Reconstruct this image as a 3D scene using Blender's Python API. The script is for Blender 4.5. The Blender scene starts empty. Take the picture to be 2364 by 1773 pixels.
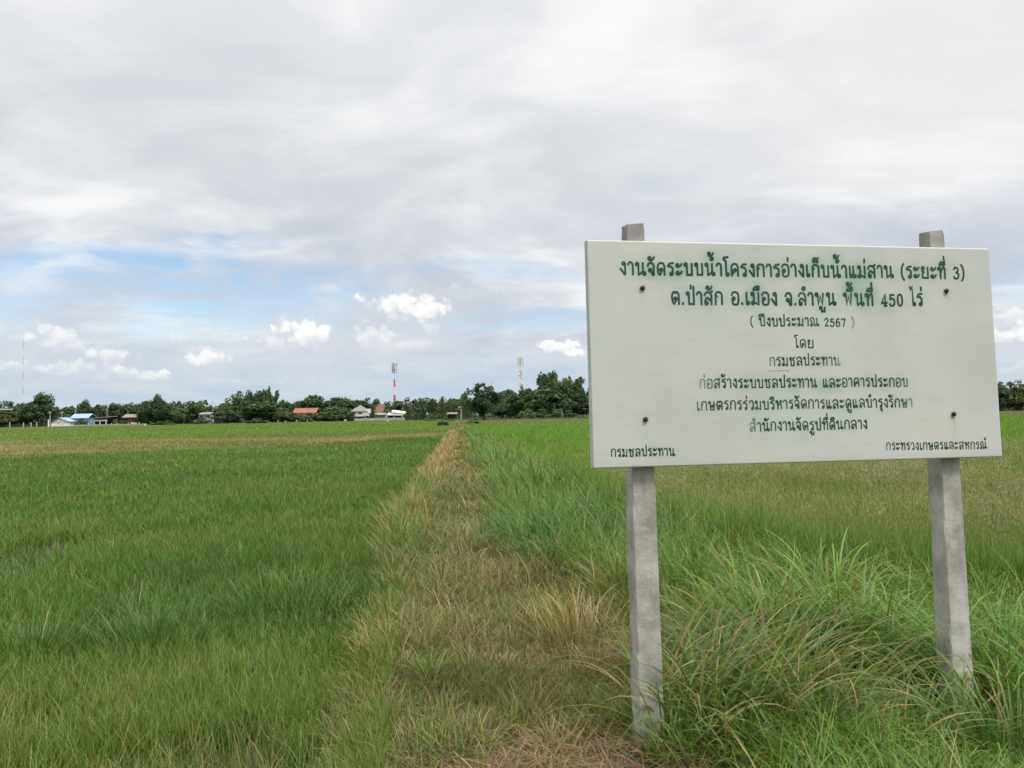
import bpy, bmesh, math, random
import numpy as np
from mathutils import Vector, Matrix
rng = np.random.default_rng(7)
random.seed(7)
R = math.radians
scene = bpy.context.scene
COL = scene.collection

# ------------------------------------------------------------------ camera
PW, PH, F = 2364.0, 1773.0, 1838.0            # photograph's pixels and focal length in them
PITCH, ROLL, CAMZ = R(2.165), math.atan(.0165), 1.75
_r = Vector((1, 0, 0)); _f = Vector((0, math.cos(PITCH), math.sin(PITCH))); _u = _r.cross(_f)
CR = math.cos(ROLL) * _r - math.sin(ROLL) * _u
CU = math.sin(ROLL) * _r + math.cos(ROLL) * _u
cam_data = bpy.data.cameras.new('camera')
cam = bpy.data.objects.new('camera', cam_data); COL.objects.link(cam)
m3 = Matrix((CR, CU, -_f)).transposed()
cam.matrix_world = Matrix.Translation((0, 0, CAMZ)) @ m3.to_4x4()
cam_data.sensor_width = 36; cam_data.lens = 36 * F / PW
cam_data.clip_start = .05; cam_data.clip_end = 20000
scene.camera = cam

def ray(px, py):
    return _f + CR * ((px - PW / 2) / F) - CU * ((py - PH / 2) / F)
def ground(px, py, z=0.0):                    # where the sight line of a pixel meets height z
    d = ray(px, py); t = (z - CAMZ) / d.z
    return Vector((d.x * t, d.y * t, z))
def at(px, py, Y):                            # the point at depth Y along a pixel's sight line
    d = ray(px, py); t = Y / d.y
    return Vector((d.x * t, Y, CAMZ + d.z * t))
K = PW / 2212.0                               # readings taken in a 2212 px wide view

# ------------------------------------------------------------------ light
SUN_EL, SUN_AZ = R(56), R(128)                # azimuth clockwise from +Y: behind the camera, to the right
sd = bpy.data.lights.new('sun', 'SUN'); sd.energy = 2.8; sd.angle = R(11); sd.color = (1, .95, .86)
so = bpy.data.objects.new('sun', sd); COL.objects.link(so)
sdir = Vector((math.sin(SUN_AZ) * math.cos(SUN_EL), math.cos(SUN_AZ) * math.cos(SUN_EL), math.sin(SUN_EL)))
so.rotation_euler = sdir.to_track_quat('Z', 'Y').to_euler()
so.location = sdir * 60
scene.view_settings.view_transform = 'Standard'
scene.view_settings.look = 'None'
scene.view_settings.exposure = 0.12
scene.view_settings.gamma = 1.0
scene.view_settings.use_curve_mapping = False

class NT:                                     # a short hand for node trees
    def __init__(s, tree): s.t = tree; s.n = tree.nodes; s.l = tree.links
    def node(s, typ, **kw):
        n = s.n.new(typ)
        for k, v in kw.items(): setattr(n, k, v)
        return n
    def put(s, sock, v):
        if isinstance(v, bpy.types.NodeSocket): s.l.new(v, sock)
        elif v is not None: sock.default_value = v
    def math(s, op, a, b=None, c=None, clamp=False):
        n = s.node('ShaderNodeMath', operation=op, use_clamp=clamp)
        s.put(n.inputs[0], a); s.put(n.inputs[1], b); s.put(n.inputs[2], c)
        return n.outputs[0]
    def vmath(s, op, a, b=None):
        n = s.node('ShaderNodeVectorMath', operation=op)
        s.put(n.inputs[0], a); s.put(n.inputs[1], b)
        return n.outputs['Value'] if op in ('LENGTH', 'DOT_PRODUCT', 'DISTANCE') else n.outputs[0]
    def ramp(s, v, a, b, lo=0.0, hi=1.0, smooth=True):
        n = s.node('ShaderNodeMapRange', interpolation_type='SMOOTHSTEP' if smooth else 'LINEAR')
        s.put(n.inputs['Value'], v); s.put(n.inputs['From Min'], a); s.put(n.inputs['From Max'], b)
        s.put(n.inputs['To Min'], lo); s.put(n.inputs['To Max'], hi)
        return n.outputs['Result']
    def mix(s, f, a, b, blend='MIX'):
        n = s.node('ShaderNodeMix', data_type='RGBA', blend_type=blend)
        s.put(n.inputs['Factor'], f); s.put(n.inputs['A'], a if not isinstance(a, tuple) else (*a, 1)[:4])
        s.put(n.inputs['B'], b if not isinstance(b, tuple) else (*b, 1)[:4])
        return next(o for o in n.outputs if o.type == 'RGBA')
    def noise(s, vec, scale, detail=4, rough=.5, dist=0.0, out=0, dim='3D'):
        n = s.node('ShaderNodeTexNoise', noise_dimensions=dim)
        s.put(n.inputs['Vector'], vec); s.put(n.inputs['Scale'], scale); s.put(n.inputs['Detail'], detail)
        s.put(n.inputs['Roughness'], rough); s.put(n.inputs['Distortion'], dist)
        return n.outputs[out]
    def comb(s, x, y, z=0.0):
        n = s.node('ShaderNodeCombineXYZ')
        s.put(n.inputs[0], x); s.put(n.inputs[1], y); s.put(n.inputs[2], z)
        return n.outputs[0]
    def sep(s, v):
        n = s.node('ShaderNodeSeparateXYZ'); s.put(n.inputs[0], v); return n.outputs

# ------------------------------------------------------------------ sky
def build_world():
    w = bpy.data.worlds.new("World"); scene.world = w; w.use_nodes = True
    t = NT(w.node_tree); t.n.clear()
    out = t.node('ShaderNodeOutputWorld')
    sky = t.node('ShaderNodeTexSky', sky_type='NISHITA', sun_disc=False)
    sky.sun_elevation = SUN_EL; sky.sun_rotation = SUN_AZ
    sky.air_density = 1.0; sky.dust_density = .6; sky.ozone_density = 1.5
    bg = t.node('ShaderNodeBackground'); t.put(bg.inputs[0], sky.outputs[0]); bg.inputs[1].default_value = .135
    d = t.node('ShaderNodeTexCoord').outputs['Generated']
    x, y, z = t.sep(d)
    zz = t.math('MAXIMUM', z, 0.0)
    az = t.math('ARCTAN2', x, y)
    el = t.math('ARCSINE', t.math('MINIMUM', t.math('MAXIMUM', z, -1.0), 1.0))
    den = t.math('ADD', zz, .24)
    deck = t.comb(t.math('DIVIDE', x, den), t.math('DIVIDE', y, den), 0.0)
    # two decks of layered cloud
    warp = t.vmath('SUBTRACT', t.noise(deck, .8, 3, .5, out=1), (.5, .5, .5))
    deckw = t.vmath('ADD', deck, t.vmath('MULTIPLY', warp, (.9, .9, .9)))
    n1 = t.noise(t.vmath('MULTIPLY', deckw, (.75, .95, 1)), 1.25, 5, .5)
    n2 = t.noise(t.vmath('ADD', t.vmath('MULTIPLY', deckw, (1.2, 1.9, 1)), (7.3, 2.1, 0)), 1.9, 5, .55)
    n3 = t.noise(t.vmath('ADD', deck, (3.3, 9.1, 0)), .45, 2, .5)
    lum = t.math('ADD', t.math('ADD', t.math('MULTIPLY', n1, .55), t.math('MULTIPLY', n2, .25)), t.math('MULTIPLY', n3, .2))
    n4 = t.noise(t.vmath('ADD', deckw, (1.7, 5.2, 0)), 5.5, 4, .55)
    lum = t.math('ADD', lum, t.math('MULTIPLY', t.math('SUBTRACT', n4, .5), .12))
    lum = t.ramp(lum, .39, .60)
    deck_col = t.mix(lum, (.56, .59, .635), (.88, .885, .89))
    # brighter high up and towards the right of the view
    up = t.ramp(el, .12, .42)
    deck_col = t.mix(t.math('MULTIPLY', up, .22), deck_col, (.86, .865, .885))
    rt = t.math('MULTIPLY', t.ramp(az, -.1, .55), t.ramp(el, .10, .30))
    deck_col = t.mix(t.math('MULTIPLY', rt, .40), deck_col, (.93, .92, .90))
    # an overcast sky is brightest overhead
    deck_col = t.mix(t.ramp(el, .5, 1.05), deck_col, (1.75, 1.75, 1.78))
    # blue-grey underside bands lower down
    band = t.math('MULTIPLY', t.ramp(el, .29, .17), t.ramp(n2, .68, .40))
    deck_col = t.mix(t.math('MULTIPLY', band, .75), deck_col, (.49, .535, .62))
    ae = t.comb(az, el, 0.0)
    aw = t.vmath('ADD', ae, t.vmath('MULTIPLY', t.vmath('SUBTRACT', t.noise(t.vmath('MULTIPLY', ae, (4, 13, 1)), 1.0, 4, .55, out=1), (.5, .5, .5)), (.14, .05, 0)))
    def ell(vec, px, py, w, h):               # distance in units of an ellipse about a direction, given as seen in the photograph
        v = ray(px * K, py * K).normalized()
        a0, e0 = math.atan2(v.x, v.y), math.asin(v.z)
        q = t.vmath('MULTIPLY', t.vmath('SUBTRACT', vec, (a0, e0, 0)), (F / (w * K), F / (h * K), 0))
        return q
    cover = None
    for px, py, w, h, s in ((330, 585, 420, 46, 1.0), (500, 520, 130, 22, .8), (210, 535, 110, 18, .6), (690, 648, 210, 34, 1.0), (150, 690, 520, 42, 1.0),
                            (480, 690, 460, 46, 1.0), (820, 690, 260, 40, .75), (1110, 590, 330, 26, .45), (1430, 388, 110, 34, .16),
                            (1000, 690, 420, 30, .8), (1900, 640, 500, 30, .3), (-500, 640, 600, 80, .8), (2900, 560, 500, 80, .6)):
        g = t.math('MULTIPLY', t.ramp(t.vmath('LENGTH', ell(aw, px, py, w, h)), 1.35, .45), s)
        cover = g if cover is None else t.math('MAXIMUM', cover, g)
    gap = t.math('MULTIPLY', cover, t.ramp(t.noise(t.vmath('MULTIPLY', aw, (9, 30, 1)), 1.0, 5, .55), .68, .40, .08, .92))
    # veil of low cloud towards the horizon
    low = t.ramp(el, .105, .055)
    ln = t.noise(t.vmath('MULTIPLY', aw, (12, 46, 1)), 1.0, 5, .55)
    low_col = t.mix(t.ramp(ln, .3, .75), (.47, .575, .68), (.60, .655, .72))
    low_col = t.mix(t.math('MULTIPLY', t.ramp(el, .04, 0.0), .6), low_col, (.56, .65, .72))
    col = t.mix(low, deck_col, low_col)
    gap = t.math('MULTIPLY', gap, t.math('SUBTRACT', 1.0, t.math('MULTIPLY', low, .55)))
    gap = t.math('MULTIPLY', gap, t.ramp(z, -.02, .02))
    # heaped clouds, each at its own direction
    # cauliflower heads: rounded cells at two sizes push the outline in and out
    def cells(v, sc):
        n = t.node('ShaderNodeTexVoronoi', feature='F1', voronoi_dimensions='2D'); t.put(n.inputs['Vector'], v); n.inputs['Scale'].default_value = sc
        return n.outputs['Distance']
    wv = t.vmath('ADD', ae, t.vmath('MULTIPLY', t.vmath('SUBTRACT', t.noise(ae, 60.0, 4, .6, out=1), (.5, .5, .5)), (.022, .016, 0)))
    c1 = cells(wv, 34); bil = t.math('ADD', t.math('MULTIPLY', c1, .62), t.math('MULTIPLY', cells(wv, 85), .38))
    bil2 = t.math('ADD', t.math('MULTIPLY', cells(t.vmath('ADD', wv, (-.004, .007, 0)), 34), .62), t.math('MULTIPLY', bil, .38))
    bw = wv
    fine = t.noise(bw, 70.0, 4, .6)
    mask = None
    puffs = ((135, 752, 62, 36, .75), (232, 776, 52, 24, .7), (110, 806, 95, 22, .6), (190, 812, 90, 16, .4), (308, 817, 60, 18, .75), (425, 768, 42, 18, .6), (452, 786, 52, 20, .85),
             (382, 738, 28, 17, .5), (462, 728, 38, 18, .45), (662, 742, 62, 48, .95), (600, 752, 70, 24, .7), (712, 757, 52, 26, .5), (797, 742, 52, 40, .65),
             (862, 668, 92, 30, .9), (905, 692, 62, 38, .95), (938, 728, 26, 22, .5), (1210, 756, 58, 17, 1.0), (1236, 768, 32, 14, 1.0), (40, 712, 58, 20, .4), (830, 800, 50, 16, .5), (890, 800, 32, 14, .4),
             (1040, 640, 110, 22, .35), (2172, 700, 46, 24, .7), (2172, 742, 34, 26, .9), (2232, 738, 34, 30, .9), (2190, 805, 60, 18, .35), (650, 830, 160, 14, .3), (1000, 790, 130, 18, .28),
             (-150, 740, 120, 50, .6), (1600, 750, 130, 40, .6), (2450, 760, 120, 40, .8))
    lit = None; halo = None
    for px, py, w, h, s in puffs:
        q = ell(bw, px, py, w * 1.42, h * 1.45)
        qx, qy, _ = t.sep(q)
        ql = t.vmath('LENGTH', t.comb(qx, t.math('MULTIPLY', qy, t.ramp(qy, -.2, .2, 1.9, 1.0)), 0.0))
        halo_ = t.math('MULTIPLY', t.ramp(t.vmath('LENGTH', t.comb(t.math('MULTIPLY', qx, .8), qy, 0.0)), 1.7, .5), s * .55)
        halo = halo_ if halo is None else t.math('MAXIMUM', halo, halo_)
        ql = t.math('ADD', ql, t.math('MULTIPLY', t.math('SUBTRACT', bil, .42), 1.0))
        g = t.math('MULTIPLY', t.ramp(ql, 1.0, t.ramp(qy, -.45, .55, -.45, .58)), s)
        l_ = t.math('MULTIPLY', g, t.ramp(qy, -.75, .6))
        mask = g if mask is None else t.math('MAXIMUM', mask, g)
        lit = l_ if lit is None else t.math('MAXIMUM', lit, l_)
    relief = t.math('MULTIPLY', t.math('SUBTRACT', bil2, bil), 1.1)
    cum = t.mix(t.ramp(t.math('ADD', t.math('ADD', lit, relief), t.math('MULTIPLY', fine, .30)), .25, 1.2), (.62, .655, .71), (.96, .95, .93))
    col = t.mix(halo, col, t.mix(ln, (.60, .635, .69), (.72, .735, .765)))
    gap = t.math('MULTIPLY', gap, t.math('SUBTRACT', 1.0, halo))
    col = t.mix(mask, col, cum)
    gap = t.math('MULTIPLY', gap, t.math('SUBTRACT', 1.0, mask))
    # below the horizon the sky repeats what the ground would send back
    col = t.mix(t.ramp(z, -.005, -.03), col, (.07, .09, .05))
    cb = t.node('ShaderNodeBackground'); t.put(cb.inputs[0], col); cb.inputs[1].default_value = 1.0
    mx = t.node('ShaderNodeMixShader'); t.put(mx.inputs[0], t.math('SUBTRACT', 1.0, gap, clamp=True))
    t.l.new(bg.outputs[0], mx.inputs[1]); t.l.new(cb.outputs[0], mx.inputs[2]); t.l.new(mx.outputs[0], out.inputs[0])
build_world()
scene.world.cycles.sampling_method = 'MANUAL'; scene.world.cycles.sample_map_resolution = 256

# ------------------------------------------------------------------ helpers
def mat(name, color=None, rough=.7, spec=.3, metal=0.0):
    m = bpy.data.materials.new(name); m.use_nodes = True
    t = NT(m.node_tree); b = t.n['Principled BSDF']
    if color: b.inputs['Base Color'].default_value = (*color, 1)
    b.inputs['Roughness'].default_value = rough
    b.inputs['Specular IOR Level'].default_value = spec
    b.inputs['Metallic'].default_value = metal
    return m, t, b
def wear(name, c1, c2, scale=6, rough=.75, spec=.25, bump=.0, obj=True, stretch=(1, 1, 1)):   # a surface that varies between two tones
    m, t, b = mat(name, None, rough, spec)
    co = t.node('ShaderNodeTexCoord').outputs['Object']
    v = t.vmath('MULTIPLY', co, stretch)
    n = t.ramp(t.noise(v, scale, 6, .6), .3, .7)
    t.put(b.inputs['Base Color'], t.mix(n, c1, c2))
    if bump:
        bp = t.node('ShaderNodeBump'); bp.inputs['Strength'].default_value = bump; bp.inputs['Distance'].default_value = .01
        t.put(bp.inputs['Height'], t.noise(v, scale * 8, 4, .6)); t.put(b.inputs['Normal'], bp.outputs[0])
    return m
def link(name, me, m=None, parent=None, loc=None):
    o = bpy.data.objects.new(name, me); COL.objects.link(o)
    if m is not None and me is not None:
        me.materials.clear(); me.materials.append(m)
    if parent: o.parent = parent
    if loc is not None: o.location = loc
    return o
def tag(o, label=None, cat=None, group=None, kind=None):
    if label: o['label'] = label
    if cat: o['category'] = cat
    if group: o['group'] = group
    if kind: o['kind'] = kind
    return o
def thing(name, label, cat, loc=(0, 0, 0), rz=0, group=None):
    o = link(name, None); o.location = loc; o.rotation_euler = (0, 0, rz)
    return tag(o, label, cat, group, 'thing')
class MB:                                     # collects shapes for one mesh
    def __init__(s): s.v = []; s.f = []
    def add(s, v, f):
        k = len(s.v); s.v += [tuple(p) for p in v]; s.f += [tuple(i + k for i in q) for q in f]; return s
    def box(s, a, b):
        (x0, y0, z0), (x1, y1, z1) = a, b
        return s.add([(x0, y0, z0), (x1, y0, z0), (x1, y1, z0), (x0, y1, z0), (x0, y0, z1), (x1, y0, z1), (x1, y1, z1), (x0, y1, z1)],
                     [(0, 3, 2, 1), (4, 5, 6, 7), (0, 1, 5, 4), (1, 2, 6, 5), (2, 3, 7, 6), (3, 0, 4, 7)])
    def tube(s, pts, rad, n=6, cap=True):
        pts = [Vector(p) for p in pts]; k = len(s.v)
        if not hasattr(rad, '__len__'): rad = [rad] * len(pts)
        for i, p in enumerate(pts):
            d = (pts[min(i + 1, len(pts) - 1)] - pts[max(i - 1, 0)]).normalized()
            a = d.cross(Vector((.3, .9, .31))).normalized(); b = d.cross(a)
            for j in range(n):
                an = 2 * math.pi * j / n
                s.v.append(tuple(p + (a * math.cos(an) + b * math.sin(an)) * rad[i]))
        for i in range(len(pts) - 1):
            for j in range(n):
                s.f.append((k + i * n + j, k + i * n + (j + 1) % n, k + (i + 1) * n + (j + 1) % n, k + (i + 1) * n + j))
        if cap:
            s.f.append(tuple(k + j for j in range(n))[::-1]); s.f.append(tuple(k + (len(pts) - 1) * n + j for j in range(n)))
        return s
    def mesh(s, name):
        me = bpy.data.meshes.new(name); me.from_pydata(s.v, [], s.f); me.update(); return me
    def build(s, name, m, parent=None, loc=None, smooth=False):
        me = s.mesh(name)
        if smooth: me.shade_smooth()
        return link(name, me, m, parent, loc)
def np_mesh(name, verts, quads=None, tris=None, col=None):
    """a mesh straight from arrays, with a colour per vertex"""
    me = bpy.data.meshes.new(name)
    nq = 0 if quads is None else len(quads); nt = 0 if tris is None else len(tris)
    me.vertices.add(len(verts)); me.vertices.foreach_set('co', np.asarray(verts, np.float32).ravel())
    loops = np.concatenate([a.ravel() for a in (quads, tris) if a is not None and len(a)]).astype(np.int32)
    tot = np.concatenate([np.full(nq, 4, np.int32), np.full(nt, 3, np.int32)])
    me.loops.add(len(loops)); me.loops.foreach_set('vertex_index', loops)
    me.polygons.add(nq + nt)
    me.polygons.foreach_set('loop_start', (np.cumsum(tot) - tot).astype(np.int32))
    try: me.polygons.foreach_set('loop_total', tot)
    except Exception: pass
    me.update(calc_edges=True)
    if col is not None:
        at_ = me.attributes.new('Col', 'FLOAT_COLOR', 'POINT')
        c4 = np.ones((len(verts), 4), np.float32); c4[:, :3] = col
        at_.data.foreach_set('color', c4.ravel())
    return me
_perm = rng.random((256, 256))
def vnoise(x, y, s=1.0, o=0.0):               # value noise, 0..1
    x = np.asarray(x) * s + o + 91.7; y = np.asarray(y) * s + o * 1.7 + 37.3
    xi = np.floor(x).astype(int); yi = np.floor(y).astype(int); fx = x - xi; fy = y - yi
    fx = fx * fx * (3 - 2 * fx); fy = fy * fy * (3 - 2 * fy)
    g = lambda i, j: _perm[i % 256, j % 256]
    return (g(xi, yi) * (1 - fx) + g(xi + 1, yi) * fx) * (1 - fy) + (g(xi, yi + 1) * (1 - fx) + g(xi + 1, yi + 1) * fx) * fy
def fnoise(x, y, s=1.0, o=0.0, k=3):
    v = 0; a = .5; n = 0
    for i in range(k): v = v + a * vnoise(x, y, s * 2 ** i, o + i * 13.1); n += a; a *= .55
    return v / n
def sstep(a, b, x):
    t = np.clip((np.asarray(x) - a) / (b - a), 0, 1); return t * t * (3 - 2 * t)
def lerp(a, b, t): return a + (b - a) * t
def mixc(a, b, t):
    a = np.asarray(a, float); b = np.asarray(b, float); t = np.asarray(t)[..., None]; return a + (b - a) * t

# ------------------------------------------------------------------ terrain
PADDY = -.35
def xl(y): return np.interp(y, [-40, 0, 12, 300, 1200], [3.55, -.30, -1.75, -20.6, -84])
def xr(y): return np.interp(y, [-40, 4.6, 5.2, 5.8, 6.6, 8.6, 12.65, 28.5, 300, 1200], [90, 90, 14, 7.6, 4.7, 2.7, 1.75, .35, -17.8, -80])
def dist_out(x, y):                           # metres outside the bund (negative on it)
    return np.maximum(xl(y) - x, x - xr(y))
CROSS = [(-160, 26), (-30, 46), (-12, 66), (-6, 82)]     # a second bund across the left paddy
def cross_d(x, y):
    return y - np.interp(x, [-200, -32, -26, -14, -5, 10], [30, 38.5, 44, 57, 72, 78])
def gz(x, y):
    x = np.asarray(x, float); y = np.asarray(y, float)
    o = dist_out(x, y)
    z = PADDY * sstep(-.12, .5, o)
    z = z + .05 * (fnoise(x, y, .9, 3) - .5) * (1 - sstep(0, .5, o)) + .03 * (fnoise(x, y, 3.1, 5) - .5)
    return z
# colours are those of the leaves themselves
G_PADDY = np.array((.100, .178, .027)); G_DARK = np.array((.072, .145, .025)); G_YELL = np.array((.165, .212, .040))
G_LUSH = np.array((.095, .200, .040)); G_BRIGHT = np.array((.135, .250, .036)); STRAW = np.array((.37, .29, .14)); OLIVE = np.array((.165, .185, .058))
RUST = np.array((.28, .19, .105)); MUD = np.array((.085, .068, .040)); PLUME = np.array((.33, .29, .16))
def field_col(x, y, bund=True):
    """leaf colour of the ground cover by place"""
    x = np.asarray(x, float); y = np.asarray(y, float)
    n = fnoise(x, y, .22, 1); n2 = fnoise(x, y, .9, 8); big = fnoise(x * .6, y, .06, 4)
    r = np.hypot(x, y)
    left = x < xl(y) + .1
    # left paddy
    c = mixc(G_PADDY, G_DARK, sstep(.45, .8, n) * .8)
    c = mixc(c, G_YELL * .85, sstep(.50, .72, fnoise(x, y, .45, 27)) * .55)
    c = mixc(c, G_BRIGHT * .85, sstep(.52, .75, big) * .5 * sstep(14, 30, y))
    c = mixc(c, mixc(G_YELL, G_PADDY, n2), sstep(9.5, 5.0, y + 3.4 * (n - .5)) * .9)
    cd = cross_d(x, y) + 9 * (fnoise(x, y, .10, 21) - .5) + 5 * (fnoise(x, y, .4, 22) - .5)
    wide = np.interp(x, [-60, -30, -16, -4], [58, 44, 24, 15])
    tan = sstep(0, 4, cd) * sstep(wide, wide * .55, cd)
    c = mixc(c, mixc(OLIVE * 1.2, STRAW * .85, sstep(.36, .62, fnoise(x * .45, y, .2, 31))), tan * (.55 + .45 * sstep(.35, .55, fnoise(x * .5, y, .13, 35))))
    far = sstep(0, 12, cd - wide * .7)
    fc = mixc(G_PADDY * 1.35, G_YELL * .9, sstep(.35, .7, fnoise(x * .5, y, .035, 12)))
    fc = mixc(fc, STRAW * .55, sstep(.62, .8, fnoise(x * .4, y, .05, 19)) * .45)
    c = mixc(c, fc, far)
    # right paddy
    rc = mixc(G_PADDY * 1.15, G_BRIGHT, sstep(13, 30, r + 6 * (n - .5)))
    rc = mixc(rc, mixc(OLIVE, G_BRIGHT, n2), sstep(24, 15, r + 8 * (n - .5)) * sstep(7, 10, r) * .25)
    rc = mixc(rc, G_YELL * 1.0, sstep(.55, .8, big) * .5)
    rc = mixc(rc, mixc(PLUME, RUST, n2) * .7, sstep(110, 190, y + 60 * (big - .5)) * .6)
    c = np.where(left[..., None], c, rc)
    if not bund: return c
    # the bund
    d = x - xl(y); wdt = xr(y) - xl(y)
    b = mixc(OLIVE, STRAW, sstep(.3, .72, n2))
    b = mixc(b, RUST, sstep(14, 28, y) * sstep(75, 50, y) * sstep(1.5, .4, d) * .8)
    lush = sstep(.0, .5, d - np.interp(y, [0, 4, 6, 7.5, 10, 20, 40], [1.2, 1.4, 2.05, 1.85, 1.35, 1.3, 1.3]) + .9 * (n2 - .5))
    b = mixc(b, mixc(G_LUSH, G_DARK, sstep(.4, .8, n)), lush * .95)
    b = mixc(b, OLIVE * .9, sstep(70, 110, y))
    o = dist_out(x, y)
    return mixc(b, c, sstep(-.15, .2, o + .25 * (n2 - .5)))

def axis(lo, hi, fine_lo, fine_hi, step):
    a = list(np.arange(fine_lo, fine_hi, step)); s = step; p = fine_hi
    while p < hi: a.append(p); s *= 1.12; p += s
    a.append(hi); s = step; p = fine_lo - step; b = []
    while p > lo: b.append(p); s *= 1.12; p -= s
    b.append(lo)
    return np.array(b[::-1] + a)
def build_ground():
    ax = axis(-5000, 5000, -9, 9, .11); ay = axis(-800, 9000, 1.5, 26, .13)
    X, Y = np.meshgrid(ax, ay); Z = gz(X, Y)
    v = np.stack([X, Y, Z], -1).reshape(-1, 3)
    c = field_col(X.ravel(), Y.ravel())
    near = sstep(60, 8, np.hypot(v[:, 0], v[:, 1]))
    soil = mixc(MUD * .6, np.array((.13, .10, .055)), fnoise(v[:, 0], v[:, 1], 4, 2) * (1 - sstep(0, .3, dist_out(v[:, 0], v[:, 1]))))
    c = mixc(c * .8, soil, near * .8)
    nx, ny = len(ax), len(ay)
    i = np.arange(nx * ny).reshape(ny, nx)
    q = np.stack([i[:-1, :-1], i[:-1, 1:], i[1:, 1:], i[1:, :-1]], -1).reshape(-1, 4)
    me = np_mesh('ground', v, q, None, c); me.shade_smooth()
    m, t, b = mat('field soil', None, .9, .1)
    a = t.node('ShaderNodeAttribute', attribute_name='Col').outputs['Color']
    co = t.node('ShaderNodeTexCoord').outputs['Object']
    n = t.noise(co, 9, 6, .65)
    t.put(b.inputs['Base Color'], t.mix(t.ramp(n, .3, .7), t.mix(.5, a, (.03, .028, .014), 'MIX'), a))
    bp = t.node('ShaderNodeBump'); bp.inputs['Distance'].default_value = .03; t.put(bp.inputs['Height'], t.noise(co, 22, 5, .6)); t.put(b.inputs['Normal'], bp.outputs[0])
    tag(link('ground', me, m), kind='structure')
build_ground()

# standing water among the rice, at the left
def build_water():
    m, t, b = mat('paddy water', (.05, .055, .04), .06, .5)
    v = []; f = []
    for px, py, rx, ry in ((70, 1215, .95, 1.5), (25, 1260, .7, .9), (120, 1190, .5, .8)):
        c = ground(px * K, py * K, PADDY); k = len(v); n = 28
        ph = rng.random(3) * 6
        for j in range(n):
            a = 2 * math.pi * j / n; r_ = 1 + .25 * math.sin(2 * a + ph[0]) + .15 * math.sin(5 * a + ph[1])
            v.append((c.x + rx * r_ * math.cos(a), c.y + ry * r_ * math.sin(a), PADDY + .022 + len(f) * .003))
        f.append(tuple(range(k, k + n)))
    me = bpy.data.meshes.new('water'); me.from_pydata(v, [], f)
    tag(link('water', me, m), kind='structure')
build_water()
WATER_SPOTS = [(ground(px * K, py * K, PADDY), r_) for px, py, r_ in ((70, 1215, .9), (25, 1260, .55), (120, 1190, .5))]

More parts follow.
